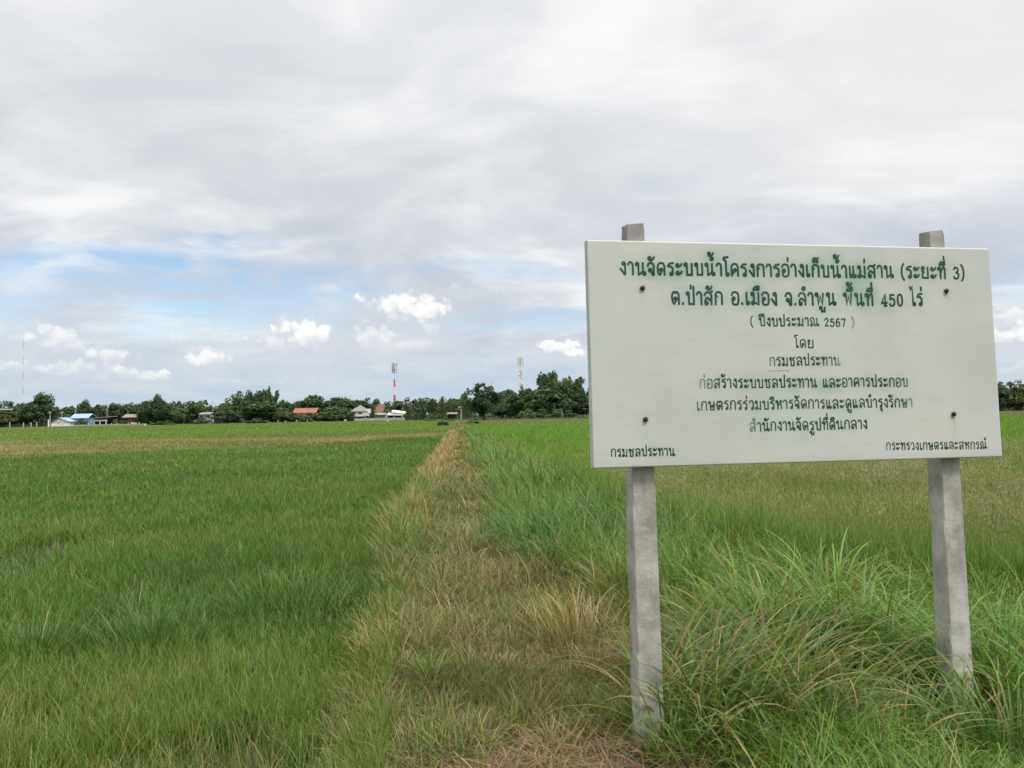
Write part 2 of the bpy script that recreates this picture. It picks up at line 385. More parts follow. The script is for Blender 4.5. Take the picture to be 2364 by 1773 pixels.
# ------------------------------------------------------------------ the notice board
B_ORG = Vector((.413, 4.127, 1.462)); B_YAW, B_TILT = R(9.857), R(1.835); BW, BH, BT = 2.4, 1.2, .05
def stroke_glyphs():
    """pen strokes of the letters: ('o', x, y, r) a ring, ('s', points) a smooth stroke, ('p', points) an angular one; consonant height 1"""
    r = .105
    L = lambda x, y, q=r: ('o', x, y, q)
    S = lambda *p: ('s', p)
    P = lambda *p: ('p', p)
    arch = ((.08, .5), (.09, .72), (.18, .93), (.36, 1.), (.54, .93), (.62, .72), (.62, .4), (.62, 0))
    g = {}
    g['ก'] = (.70, [P((.09, 0), (.09, .58), (.2, .67), (.07, .76)), S((.07, .76), (.16, .94), (.35, 1.), (.53, .94), (.61, .76), (.61, .4), (.61, 0))])
    g['ค'] = (.72, [L(.36, .47), P((.29, .38), (.1, 0)), S((.1, 0), *arch)])
    g['ด'] = (.72, [L(.36, .44), P((.45, .4), (.24, .02)), S((.24, .02), (.12, .2), *arch)])
    g['ต'] = (.72, [L(.36, .44), P((.45, .4), (.24, .02)), S((.24, .02), (.12, .2), (.08, .5), (.09, .76), (.17, .95), (.27, .98), (.35, .86)),
                    S((.35, .86), (.43, .98), (.53, .95), (.61, .78), (.62, .4), (.62, 0))])
    g['ง'] = (.52, [L(.32, .88), P((.43, .88), (.43, .03), (.37, .03), (.05, .5))])
    g['จ'] = (.62, [S((.04, .7), (.1, .9), (.27, 1.), (.44, .92), (.52, .7), (.51, .4), (.51, .03)), P((.51, .03), (.42, .03), (.3, .33)), L(.22, .42)])
    g['ช'] = (.74, [L(.17, .86), P((.09, .8), (.22, .62), (.22, .04), (.57, .04), (.57, .6), (.43, .76)), S((.43, .76), (.45, .88), (.56, .9), (.7, 1.02))])
    g['ท'] = (.72, [L(.13, .87), P((.23, .87), (.23, 0)), S((.23, .45), (.38, .8), (.48, .97), (.58, .95), (.63, .75), (.63, .4), (.63, 0))])
    g['น'] = (.80, [L(.13, .87), P((.23, .87), (.23, .03), (.32, .08), (.58, .3)), P((.58, .98), (.58, .13)), L(.68, .13)])
    g['ม'] = (.74, [L(.13, .87), P((.23, .87), (.23, .13)), L(.13, .13), P((.22, .2), (.62, .03), (.62, .98))])
    g['บ'] = (.72, [L(.13, .87), P((.23, .87), (.23, .05), (.62, .05), (.62, .98))])
    g['ป'] = (.72, [L(.13, .87), P((.23, .87), (.23, .05), (.62, .05), (.62, 1.45))])
    g['พ'] = (.86, [L(.13, .87), P((.23, .87), (.27, .02), (.44, .75), (.62, .02), (.7, .98))])
    g['ย'] = (.70, [L(.18, .87), P((.09, .82), (.1, .64), (.26, .54), (.12, .44), (.12, .05), (.6, .05), (.6, .98))])
    g['ร'] = (.54, [P((.5, .99), (.2, .96), (.06, .78), (.1, .72), (.3, .72), (.43, .58), (.43, .13)), L(.33, .13)])
    top = ((.05, .72), (.14, .93), (.34, 1.), (.53, .92), (.61, .7), (.61, .4), (.61, 0))
    g['ล'] = (.72, [S(*top), L(.2, .13), S((.1, .16), (.1, .36), (.22, .54), (.34, .52), (.46, .42), (.61, .36))])
    g['ส'] = (.74, [S(*top), L(.2, .13), S((.1, .16), (.1, .36), (.22, .54), (.34, .52), (.46, .42), (.61, .36)), P((.48, .92), (.72, 1.1))])
    g['ว'] = (.58, [S((.05, .72), (.13, .93), (.29, 1.), (.44, .92), (.5, .7), (.5, .4), (.5, .13)), L(.4, .13)])
    g['ห'] = (.76, [L(.13, .87), P((.23, .87), (.23, 0)), S((.23, .3), (.38, .6), (.52, .78)), L(.59, .87), S((.42, .66), (.56, .56), (.63, .38), (.63, 0))])
    g['ษ'] = (.78, [L(.13, .87), P((.23, .87), (.23, .05), (.62, .05), (.62, .98)), L(.42, .45), P((.5, .42), (.78, .6))])
    g['ณ'] = (1.05, [L(.17, .13), P((.27, .13), (.24, .45), (.08, .68)), S((.08, .68), (.12, .92), (.28, 1.), (.44, .93), (.5, .72), (.5, .04)), P((.5, .04), (.58, .06), (.84, .3)), P((.84, .98), (.84, .13)), L(.94, .13)])
    g['อ'] = (.68, [S((.05, .74), (.13, .94), (.33, 1.), (.52, .93), (.6, .72), (.6, .28), (.54, .06), (.34, 0), (.15, .05), (.1, .25), (.1, .46)), L(.2, .48)])
    g['า'] = (.48, [S((.02, .78), (.08, .94), (.2, 1.), (.33, .93), (.39, .75), (.39, .4), (.39, 0))])
    tl = lambda y: [L(.15, .28 + y, .1), S((.1, .18 + y), (.26, .16 + y), (.42, .26 + y), (.5, .42 + y))]
    g['ะ'] = (.56, tl(.54) + tl(-.08))
    g['เ'] = (.36, [P((.11, .98), (.11, .13)), L(.21, .13)])
    g['แ'] = (.66, [P((.11, .98), (.11, .13)), L(.21, .13), P((.41, .98), (.41, .13)), L(.51, .13)])
    g['โ'] = (.42, [P((.2, .13), (.2, 1.18), (.0, 1.4), (.06, 1.5), (.2, 1.5), (.4, 1.56)), L(.3, .13)])
    g['ไ'] = (.42, [P((-.04, 1.6), (.04, 1.3), (.18, 1.62), (.2, .13)), L(.3, .13)])
    g['ั'] = (0, [L(-.42, 1.36, .1), S((-.48, 1.26), (-.3, 1.2), (-.14, 1.3), (-.06, 1.48))])
    bow = [P((-.56, 1.19), (-.08, 1.19)), S((-.55, 1.2), (-.44, 1.37), (-.3, 1.42), (-.16, 1.36), (-.08, 1.22))]
    g['ิ'] = (0, bow); g['ี'] = (0, bow + [P((-.08, 1.16), (-.08, 1.52))]); g['ื'] = (0, bow + [P((-.07, 1.16), (-.07, 1.52)), P((-.22, 1.3), (-.22, 1.52))])
    g['ุ'] = (0, [L(-.2, -.22, .085), P((-.1, -.22), (-.1, -.5))])
    g['ู'] = (0, [L(-.42, -.22, .085), P((-.33, -.22), (-.33, -.5), (-.08, -.5), (-.08, -.16))])
    g['็'] = (0, [S((-.42, 1.2), (-.54, 1.3), (-.52, 1.48), (-.4, 1.56), (-.22, 1.52), (-.06, 1.6)), S((-.42, 1.2), (-.4, 1.34), (-.3, 1.42), (-.2, 1.4)), L(-.2, 1.28, .085)])
    g['่'] = (0, [P((-.12, 1.24), (-.12, 1.56))])
    g['้'] = (0, [L(-.42, 1.42, .085), P((-.35, 1.36), (-.47, 1.24), (-.3, 1.25)), S((-.3, 1.25), (-.16, 1.33), (-.08, 1.5))])
    g['์'] = (0, [L(-.2, 1.32, .09), S((-.29, 1.34), (-.28, 1.48), (-.14, 1.54), (-.02, 1.66))])
    g['๐'] = (0, [L(-.22, 1.36, .115)])
    g['.'] = (.24, [P((.1, -.0), (.1, .16))]); g[' '] = (.42, [])
    g['('] = (.34, [S((.28, 1.22), (.12, .9), (.07, .5), (.12, .12), (.28, -.2))]); g[')'] = (.34, [S((.06, 1.22), (.22, .9), (.27, .5), (.22, .12), (.06, -.2))])
    g['0'] = (.58, [S((.28, .94), (.13, .84), (.08, .47), (.13, .12), (.28, .0), (.43, .12), (.48, .47), (.43, .84), (.28, .94))])
    g['2'] = (.56, [S((.08, .7), (.12, .88), (.28, .95), (.43, .86), (.45, .68), (.36, .48), (.1, .06)), P((.1, .05), (.48, .05))])
    g['3'] = (.56, [S((.08, .78), (.14, .91), (.27, .95), (.42, .86), (.42, .63), (.25, .52)), S((.25, .52), (.45, .44), (.48, .22), (.4, .05), (.25, .0), (.1, .05), (.06, .2))])
    g['4'] = (.60, [P((.54, .24), (.05, .24), (.38, .94), (.38, 0)), P((.25, .0), (.5, .0))])
    g['5'] = (.56, [P((.46, .9), (.12, .9), (.1, .52)), S((.1, .52), (.28, .6), (.44, .5), (.47, .28), (.4, .07), (.25, .0), (.1, .05), (.06, .18))])
    g['6'] = (.56, [S((.44, .84), (.3, .95), (.14, .84), (.08, .5), (.08, .25), (.16, .05), (.28, .0), (.42, .07), (.47, .28), (.42, .5), (.28, .57), (.14, .5), (.08, .32))])
    g['7'] = (.56, [P((.06, .8), (.06, .9), (.48, .9), (.36, .55), (.24, 0))])
    return g
GLYPH = stroke_glyphs()
def smooth(p, k=5):
    p = [np.array(q, float) for q in p]
    out = []
    for i in range(len(p) - 1):
        a, b, c, d = p[max(i - 1, 0)], p[i], p[i + 1], p[min(i + 2, len(p) - 1)]
        for j in range(k):
            t = j / k
            out.append(.5 * ((2 * b) + (c - a) * t + (2 * a - 5 * b + 4 * c - d) * t * t + (3 * b - a - 3 * c + d) * t ** 3))
    out.append(p[-1]); return out
def line_strokes(text):
    """the strokes of one line, in letter units, and its width"""
    x = 0; out = []; gap = .13; prev = ''; lifted = False
    text = text.replace('น้ำ', 'น๐̃า').replace('ำ', '๐า')
    for ch in text:
        key, up, sh = ch, 0, 0
        if ch == '\u0303': key, up = '้', .36
        if ch in '่้' and prev in 'ิีืั': up = .36
        if ch in '่้์ิีืั็๐' and (prev == 'ป' or (prev in 'ิี' and lifted)): sh = -.2
        w, st = GLYPH[key]
        ox = x - gap if w == 0 else x
        for s in st:
            if s[0] == 'o':
                a = np.linspace(0, 2 * math.pi, 15); pts = [np.array((s[1] + s[3] * math.cos(q), s[2] + s[3] * 1.02 * math.sin(q))) for q in a]; closed = True
            elif s[0] == 's': pts = smooth(s[1]); closed = False
            else: pts = [np.array(q, float) for q in s[1]]; closed = False
            out.append(([np.array((q[0] + ox + sh, q[1] + up)) for q in pts], closed))
        if w: x += w + gap
        lifted = (prev == 'ป' and w == 0); prev = ch
    return out, x - gap
def uv_of(px, py):                            # where a sight line meets the board's face
    ex, n, ez = B_AX
    d = ray(px, py); t = (B_ORG - Vector((0, 0, CAMZ))).dot(n) / d.dot(n)
    q = Vector((0, 0, CAMZ)) + d * t - B_ORG
    return q.dot(ex), q.dot(ez)
ex_ = Vector((math.cos(B_YAW), math.sin(B_YAW), 0)); n_ = Vector((-math.sin(B_YAW), math.cos(B_YAW), 0))
ez_ = (math.cos(B_TILT) * Vector((0, 0, 1)) + math.sin(B_TILT) * n_); nn_ = ez_.cross(ex_)
B_AX = (ex_, nn_, ez_)
LINES = [  # text, left px, its baseline py, right px, its baseline py, letter height px, weight, fade of the ends, overspray
    ('งานจัดระบบน้ำโครงการอ่างเก็บน้ำแม่สาน (ระยะที่ 3)', 1431, 634, 2227, 643.5, 28, .158, (0, 0), .85),
    ('ต.ป่าสัก อ.เมือง จ.ลำพูน พื้นที่ 450 ไร่', 1550, 702.4, 2131, 706, 28.5, .158, (0, 0), .75),
    ('( ปีงบประมาณ 2567 )', 1732.5, 752.2, 1972.6, 753, 19, .135, (0, .65), .5),
    ('โดย', 1834.8, 803, 1879, 803, 19, .13, (0, 0), .25),
    ('กรมชลประทาน', 1776.6, 844, 1940, 843.3, 19.5, .13, (.4, .75), .3),
    ('ก่อสร้างระบบชลประทาน และอาคารประกอบ', 1615, 896, 2096.5, 891.7, 20, .135, (.5, .3), .7),
    ('เกษตรกรร่วมบริหารจัดการและดูแลบำรุงรักษา', 1608.6, 947.2, 2107, 939, 20, .132, (.2, .35), .35),
    ('สำนักงานจัดรูปที่ดินกลาง', 1731, 995.7, 2002.6, 989.4, 20, .132, (.35, 0), .2),
    ('กรมชลประทาน', 1410.3, 1054, 1558, 1051.8, 17.5, .15, (.1, 0), .2),
    ('กระทรวงเกษตรและสหกรณ์', 2046, 1039, 2278, 1035.5, 16.5, .12, (.1, 0), .05)]

def build_sign():
    mw = Matrix((ex_, nn_, ez_)).transposed().to_4x4()
    base = B_ORG + ex_ * 1.2 - ez_ * 1.462     # foot of the sign, midway between the posts
    root = link('notice_board', None); root.matrix_world = Matrix.Translation(base) @ mw
    tag(root, 'wide white painted notice board with green Thai lettering on two concrete posts', 'notice board')
    lx, lz = -1.2, 1.462                       # local coordinates of the board's lower left corner
    # panel: a shallow box with a finely divided face that carries the paint's overspray
    nu, nv = 300, 150
    U, V = np.meshgrid(np.linspace(.0, BW, nu + 1), np.linspace(.0, BH, nv + 1))
    spray = np.zeros_like(U)
    lines_geo = []
    for text, x0, y0, x1, y1, hp, wt, fade, ov in LINES:
        st, wid = line_strokes(text)
        a = np.array(uv_of(x0, y0)); b = np.array(uv_of(x1, y1)); t_ = uv_of((x0 + x1) / 2, (y0 + y1) / 2 - hp); c_ = uv_of((x0 + x1) / 2, (y0 + y1) / 2)
        h = t_[1] - c_[1]; sx = np.linalg.norm(b - a) / wid; dx = (b - a) / np.linalg.norm(b - a); dy = np.array((-dx[1], dx[0]))
        wob = rng.random(3) * 6
        geo = []
        for pts, closed in st:
            q = [a + dx * (p[0] * sx) + dy * (p[1] * h + .0012 * math.sin(p[0] * .8 + wob[0])) for p in pts]
            geo.append((q, closed, [p[0] / wid for p in pts]))
        lines_geo.append((geo, wt * h * .5, fade, sx))
        # overspray round the letters, patchy along the line
        cen = np.array([np.mean(q, 0) for q, _, _ in geo])
        for cx, cy in cen:
            k = ov * (fnoise(cx, cy, 3.2, 17) ** 1.2) * .9
            spray += k * np.exp(-(((U - cx) / (.55 * h + .012)) ** 2 + ((V - cy + .15 * h) / (.62 * h)) ** 2)) * .36
    pv = np.stack([U + lx, np.full_like(U, 0.0), V + lz], -1).reshape(-1, 3)
    i = np.arange(pv.shape[0]).reshape(nv + 1, nu + 1)
    q = np.stack([i[:-1, :-1], i[:-1, 1:], i[1:, 1:], i[1:, :-1]], -1).reshape(-1, 4)
    # the sides and back of the box, sharing the rim
    back = pv.copy(); k = len(pv)
    corners = [i[0, 0], i[0, -1], i[-1, -1], i[-1, 0]]
    bc = pv[corners] + np.array((0, BT, 0))
    rims = [i[0, :], i[:, -1], i[-1, ::-1], i[::-1, 0]]
    verts = [pv]; faces = [q]; n0 = len(pv)
    for rim in rims:
        bp = pv[rim] + np.array((0, BT, 0)); idx = n0 + np.arange(len(rim)); n0 += len(rim); verts.append(bp)
        faces.append(np.stack([rim[1:], rim[:-1], idx[:-1], idx[1:]], -1))
    verts.append(bc); faces.append(np.array([[n0 + 3, n0 + 2, n0 + 1, n0]]))
    verts = np.concatenate(verts); faces = np.concatenate(faces)
    col = np.zeros((len(verts), 3)); col[:len(pv), 0] = np.clip(spray, 0, 1).ravel()
    runs = np.zeros_like(U)
    for px, py, ln in ((1483, 665, .03), (2184, 672, .045), (1490, 968, .035), (2201, 956, .075)):
        u_, v_ = uv_of(px, py)
        runs += np.exp(-((U - u_ + .004 * np.sin(V * 60)) / .009) ** 2) * np.where(V < v_, np.exp(-(v_ - V) / ln), 0) + .5 * np.exp(-(((U - u_) / .022) ** 2 + ((V - v_) / .022) ** 2))
    col[:len(pv), 1] = np.clip(runs, 0, 1).ravel()
    me = np_mesh('panel', verts, faces, None, col)
    m, t, b = mat('white board paint', None, .48, .35)
    co = t.node('ShaderNodeTexCoord').outputs['Object']
    sp = t.sep(t.node('ShaderNodeAttribute', attribute_name='Col').outputs['Vector'])[0]
    big = t.noise(co, 1.6, 4, .55)
    c1 = t.mix(t.ramp(big, .32, .68), (.47, .485, .47), (.54, .54, .505))
    streak = t.ramp(t.noise(t.vmath('MULTIPLY', co, (1.6, 1, 9)), 2.2, 5, .6), .45, .8)
    c1 = t.mix(t.math('MULTIPLY', streak, .5), c1, (.41, .45, .41))
    wash = t.ramp(t.noise(t.vmath('MULTIPLY', co, (.7, 1, 1.6)), 1.3, 3, .5), .42, .7)
    c1 = t.mix(t.math('MULTIPLY', wash, .35), c1, (.46, .54, .49))
    drip = t.ramp(t.noise(t.vmath('MULTIPLY', co, (40, 1, 1.2)), 1.0, 3, .5), .62, .85)
    zc = t.sep(co)[2]
    c1 = t.mix(t.math('MULTIPLY', drip, t.ramp(zc, lz + .9, lz + 1.2, 0, .22)), c1, (.36, .36, .30))
    c1 = t.mix(t.ramp(zc, lz + .05, lz, 0, .25), c1, (.42, .40, .32))
    speck = t.ramp(t.noise(co, 95, 2, .5), .74, .80)
    c1 = t.mix(t.math('MULTIPLY', speck, .35), c1, (.2, .2, .17))
    c1 = t.mix(t.math('MULTIPLY', sp, .75), c1, (.10, .30, .20))
    c1 = t.mix(t.math('MULTIPLY', t.sep(t.node('ShaderNodeAttribute', attribute_name='Col').outputs['Vector'])[1], .55), c1, (.33, .24, .12))
    t.put(b.inputs['Base Color'], c1)
    t.put(b.inputs['Roughness'], t.ramp(big, .3, .7, .42, .58))
    bp = t.node('ShaderNodeBump'); bp.inputs['Strength'].default_value = .12; bp.inputs['Distance'].default_value = .004
    t.put(bp.inputs['Height'], t.noise(t.vmath('MULTIPLY', co, (1, 1, 3)), 8, 5, .6)); t.put(b.inputs['Normal'], bp.outputs[0])
    link('panel', me, m, root)
    # lettering, one mesh per line of text
    pm, t, b = mat('green stencil paint', None, .5, .3)
    a = t.node('ShaderNodeAttribute', attribute_name='Col').outputs['Color']
    co = t.node('ShaderNodeTexCoord').outputs['Object']
    t.put(b.inputs['Base Color'], t.mix(t.math('MULTIPLY', t.ramp(t.noise(co, 60, 4, .6), .5, .8), .22), a, (.12, .2, .16)))
    for (geo, hw, fade, sx), spec in zip(lines_geo, LINES):
        vs = []; fs = []; cs = []
        dark = np.array((.010, .052, .036)) if spec[5] > 25 else np.array((.010, .044, .032))
        pale = np.array((.40, .46, .41))
        for si, (q, closed, fr) in enumerate(geo):
            k = len(vs); n = len(q); off = -.0008 - .00012 * (si % 12)
            for j in range(n):
                pa = q[(j - 1) % (n - 1)] if closed else q[max(j - 1, 0)]; pb = q[(j + 1) % (n - 1) if (closed and j == n - 1) else min(j + 1, n - 1)]
                if closed and j == 0: pa = q[n - 2]
                if closed and j == n - 1: pb = q[1]
                d1 = q[j] - pa; d2 = pb - q[j]
                d1 = d1 / (np.linalg.norm(d1) + 1e-9); d2 = d2 / (np.linalg.norm(d2) + 1e-9)
                if not closed and j == 0: d1 = d2
                if not closed and j == n - 1: d2 = d1
                d = d1 + d2; d = d / (np.linalg.norm(d) + 1e-9); nn = np.array((-d[1], d[0]))
                mit = min(1.6, 1 / max(.3, abs(float(np.dot(nn, np.array((-d1[1], d1[0])))))))
                w_ = hw * mit
                e = q[j] + (-d * hw * .35 if (not closed and j == 0) else (d * hw * .35 if (not closed and j == n - 1) else 0))
                f_ = fade[0] * max(0, 1 - fr[j] / .10) + fade[1] * max(0, 1 - (1 - fr[j]) / .09)
                patch = .10 * max(0, fnoise(e[0], e[1], 6, 33) - .5) * 2
                c_ = dark + (pale - dark) * min(.9, f_ + patch)
                for s_ in (1, -1):
                    p = e + nn * w_ * s_
                    vs.append((p[0] + lx, off, p[1] + lz)); cs.append(c_)
            for j in range(n - 1):
                fs.append((k + 2 * j + 1, k + 2 * j + 3, k + 2 * j + 2, k + 2 * j))
        if spec is LINES[4]:
            k = len(vs); a0 = np.array(uv_of(1772, 856.5)); a1 = np.array(uv_of(1823, 855.5))
            for p, c_ in ((a0, .45), (a1, .2)):
                for s_ in (.0012, -.0012): vs.append((p[0] + lx, -.0007, p[1] + lz + s_)); cs.append(np.array((c_, c_, c_)) * .6)
            fs.append((k + 1, k + 3, k + 2, k))
        lm = np_mesh('lettering', np.array(vs), np.array(fs), None, np.array(cs))
        link('lettering', lm, pm, root)
    # rusty bolts through the board into the posts
    rust = wear('rusty bolt', (.035, .018, .012), (.09, .045, .025), 60, .8, .3, .4)
    for px, py in ((1483, 665), (2184, 672), (1490, 968), (2201, 956)):
        u_, v_ = uv_of(px, py)
        bm = bmesh.new()
        bmesh.ops.create_uvsphere(bm, u_segments=14, v_segments=8, radius=.0125, matrix=Matrix.Translation((u_ + lx, -.004, v_ + lz)) @ Matrix.Diagonal((1, .9, 1, 1)))
        bmesh.ops.create_cone(bm, cap_ends=True, segments=6, radius1=.0135, radius2=.0135, depth=.008, matrix=Matrix.Translation((u_ + lx, -.0045, v_ + lz)) @ Matrix.Rotation(R(90), 4, 'X'))
        me = bpy.data.meshes.new('bolt'); bm.to_mesh(me); bm.free(); me.shade_smooth()
        link('bolt', me, rust, root)
    # concrete posts, cast square, chipped at the arrises
    cm, t, b = mat('weathered concrete', None, .9, .15)
    co = t.node('ShaderNodeTexCoord').outputs['Object']
    n1 = t.noise(co, 5, 6, .65); n2 = t.noise(t.vmath('MULTIPLY', co, (1, 1, .25)), 14, 5, .6); pore = t.ramp(t.noise(co, 120, 3, .6), .66, .76)
    c1 = t.mix(t.ramp(n1, .3, .7), (.26, .25, .225), (.48, .465, .425))
    c1 = t.mix(t.math('MULTIPLY', t.ramp(n2, .5, .72), .65), c1, (.17, .165, .15))
    c1 = t.mix(t.math('MULTIPLY', pore, .6), c1, (.12, .115, .10))
    zc = t.sep(co)[2]
    c1 = t.mix(t.ramp(t.math('ADD', zc, t.math('MULTIPLY', n1, .5)), .62, .2, 0, .35), c1, (.26, .25, .17))
    c1 = t.mix(t.ramp(t.math('ADD', zc, t.math('MULTIPLY', n1, .12)), 2.66, 2.78, 0, .45), c1, (.16, .16, .15))
    t.put(b.inputs['Base Color'], c1)
    bp = t.node('ShaderNodeBump'); bp.inputs['Strength'].default_value = .5; bp.inputs['Distance'].default_value = .006
    t.put(bp.inputs['Height'], t.math('SUBTRACT', t.noise(co, 60, 6, .65), pore)); t.put(b.inputs['Normal'], bp.outputs[0])
    for u0, w_, top in ((.224, .129, .118), (2.049, .125, .124)):
        bm = bmesh.new(); bmesh.ops.create_cube(bm, size=1)
        H0, H1 = -.55, lz + BH + top
        for v in bm.verts: v.co = ((v.co.x + .5) * w_ + u0 + lx, (v.co.y + .5) * w_ * .98 + BT + .002, H0 if v.co.z < 0 else H1)
        bmesh.ops.bevel(bm, geom=bm.edges[:], offset=.005, segments=1, affect='EDGES')
        ll = [e for e in bm.edges if abs(e.verts[0].co.z - e.verts[1].co.z) > 1]
        bmesh.ops.subdivide_edges(bm, edges=ll, cuts=110, use_grid_fill=True)
        cx, cy = u0 + lx + w_ / 2, BT + .002 + w_ * .49
        for v in bm.verts:
            dx, dy = v.co.x - cx, v.co.y - cy
            n = fnoise(v.co.z * 7 + dx * 90, dy * 90 + u0, 1.0, 3)
            chip = max(0, float(n) - .62) * .035 + float(fnoise(v.co.z * 1.3, u0 + dx * 8, 1, 9) - .5) * .0016
            if v.co.z > H1 - .03: chip += .009 * random.random(); v.co.z -= .006 * random.random() + (.010 if dx < -.03 and dy < 0 else 0)
            s = 1 - chip / (w_ * .5)
            s *= 1.06 - .09 * v.co.z / 1.46 if v.co.z < 1.46 else .97 - .2 * (v.co.z - 1.46) / 1.3
            v.co.x = cx + dx * s; v.co.y = BT + .002 + max(0.0, v.co.y - BT - .002) * s + (chip * .5 if dy < 0 and v.co.z > 0 else 0)
        me = bpy.data.meshes.new('post'); bm.to_mesh(me); bm.free()
        link('post', me, cm, root)
build_sign()

# ------------------------------------------------------------------ trees
def leaf_material(name, trans=.3, rough=.55, spec=.25):
    m = bpy.data.materials.new(name); m.use_nodes = True
    t = NT(m.node_tree); b = t.n['Principled BSDF']; out = t.n['Material Output']
    a = t.node('ShaderNodeAttribute', attribute_name='Col').outputs['Color']
    t.put(b.inputs['Base Color'], a); b.inputs['Roughness'].default_value = rough; b.inputs['Specular IOR Level'].default_value = spec
    tr = t.node('ShaderNodeBsdfTranslucent'); t.put(tr.inputs[0], t.mix(.6, a, (1.25, 1.25, .55), 'MULTIPLY'))
    mx = t.node('ShaderNodeMixShader'); mx.inputs[0].default_value = trans
    t.l.new(b.outputs[0], mx.inputs[1]); t.l.new(tr.outputs[0], mx.inputs[2]); t.l.new(mx.outputs[0], out.inputs[0])
    return m
LEAF = leaf_material('tree leaves', .2, .6, .2)
GRASS = leaf_material('grass blades', .32, .5, .3)
BARK = wear('bark', (.075, .055, .04), (.15, .12, .09), 12, .9, .1)

def unit(n):
    v = rng.normal(size=(n, 3)); return v / np.linalg.norm(v, axis=1)[:, None]
def leaf_quads(c, size, col, droop=0.0, thin=.55):
    """small leaf-shaped faces about the points c"""
    n = len(c); a = unit(n); a[:, 2] = a[:, 2] * .6 - droop; a /= np.linalg.norm(a, axis=1)[:, None]
    b = np.cross(a, unit(n)); b /= np.linalg.norm(b, axis=1)[:, None] + 1e-9
    s = (size * rng.uniform(.6, 1.3, n))[:, None]
    v = np.stack([c - a * s, c + b * s * thin, c + a * s, c - b * s * thin], 1).reshape(-1, 3)
    return v, np.arange(4 * n).reshape(n, 4), np.repeat(col, 4, 0)
C_DARK = np.array((.060, .098, .054)); C_MID = np.array((.098, .150, .066)); C_LIGHT = np.array((.150, .190, .078)); C_OLIVE = np.array((.150, .155, .075))
def crown_mesh(name, centres, radii, per, size, pal, droop=0.0, flat=1.0, thin=.55, jit=.3):
    vs, qs, cs = [], [], []; k = 0
    for c, r_ in zip(centres, radii):
        n = max(6, int(per * rng.uniform(.7, 1.3)))
        d = unit(n) * (rng.uniform(.25, 1, n) ** .5)[:, None] * r_; d[:, 2] *= flat
        tone = mixc(pal[0], pal[1], np.full(n, rng.uniform() ** 1.2)) * rng.uniform(1 - jit, 1 + jit, (n, 1))
        v, q, cc = leaf_quads(c + d, size, tone, droop, thin)
        vs.append(v); qs.append(q + k); cs.append(cc); k += len(v)
    return np_mesh(name, np.concatenate(vs), np.concatenate(qs), None, np.concatenate(cs))
def limb_mesh(name, paths, r0=.022):
    mb = MB()
    for p, ra, rb in paths:
        mb.tube(p, list(np.linspace(ra, rb, len(p))), 6)
    me = mb.mesh(name); me.shade_smooth(); return me
PROTO = {}
def proto_broad(key, pal, nclump=34, zlo=.16, per=80, seed=1, rag=.0, size=.038, squash=1.0):
    nclump = int(nclump * 1.6); zlo *= .45; per = int(per * 1.25)
    P, Rr, paths = [], [], [([(0, 0, -.03), (.01, .0, .2), (.0, .01, .45)], .032, .016)]
    for i in range(nclump):
        u = unit(1)[0]; rad = rng.uniform(.35, 1) ** .6
        zc = (zlo + 1) / 2; hz = (1 - zlo) / 2 - .09
        p = np.array((u[0] * rad * .38, u[1] * rad * .38, zc + u[2] * rad * hz * squash))
        p[:2] *= 1.1 - .45 * max(0, (p[2] - zc) / hz)
        p += rng.normal(0, rag, 3)
        P.append(p); Rr.append(rng.uniform(.09, .17))
        if i % 5 == 0: paths.append(([(0, 0, .28 + .02 * (i % 4)), tuple(p * .5 + np.array((0, 0, .2))), tuple(p)], .013, .004))
    P.append(np.array((rng.uniform(-.08, .08), 0, .9))); Rr.append(.1)
    PROTO[key] = (crown_mesh(key + ' leaves', P, Rr, per, size, pal), limb_mesh(key + ' wood', paths))
def proto_umbrella(key, pal):
    P, Rr, paths = [], [], []
    for i in range(46):
        a = rng.uniform(0, 6.28); r_ = rng.uniform(0, 1) ** .5
        P.append(np.array((.46 * r_ * math.cos(a), .46 * r_ * math.sin(a), .90 - .30 * r_ ** 2 + rng.normal(0, .02)))); Rr.append(rng.uniform(.07, .12))
        if i % 5 == 0: paths.append(([(0, 0, .35), tuple(P[-1] * np.array((.5, .5, .75))), tuple(P[-1])], .018, .005))
    paths.append(([(0, 0, -.03), (.01, 0, .2), (0, 0, .4)], .035, .022))
    PROTO[key] = (crown_mesh(key + ' leaves', P, Rr, 70, .03, pal, 0, .55), limb_mesh(key + ' wood', paths))
def proto_bamboo(key, pal, culms=30, spread=.42, lean=.35):
    P, Rr, paths = [], [], []
    for i in range(culms):
        a = rng.uniform(0, 6.28); h = rng.uniform(.55, 1.0) if i else 1.0; s = spread * rng.uniform(.2, 1) * (1.1 - h * .45)
        pts = []
        for t in np.linspace(0, 1, 9):
            r_ = .05 + s * t ** 2.0; z = h * (t - lean * .5 * max(0, t - .7) ** 1.5 * 3)
            pts.append((r_ * math.cos(a), r_ * math.sin(a), z))
        paths.append((pts, .007, .002))
        for t in np.arange(.22, 1.0, .075):
            j = min(7, int(t * 8)); f_ = t * 8 - j; p = np.array(pts[j]) * (1 - f_) + np.array(pts[j + 1]) * f_
            P.append(p + rng.normal(0, .02, 3) - np.array((0, 0, .02))); Rr.append(.03 + .045 * math.sin(math.pi * min(1, t)) + .012)
    PROTO[key] = (crown_mesh(key + ' leaves', P, Rr, 34, .036, pal, .8, 1.25, .34), limb_mesh(key + ' wood', paths))
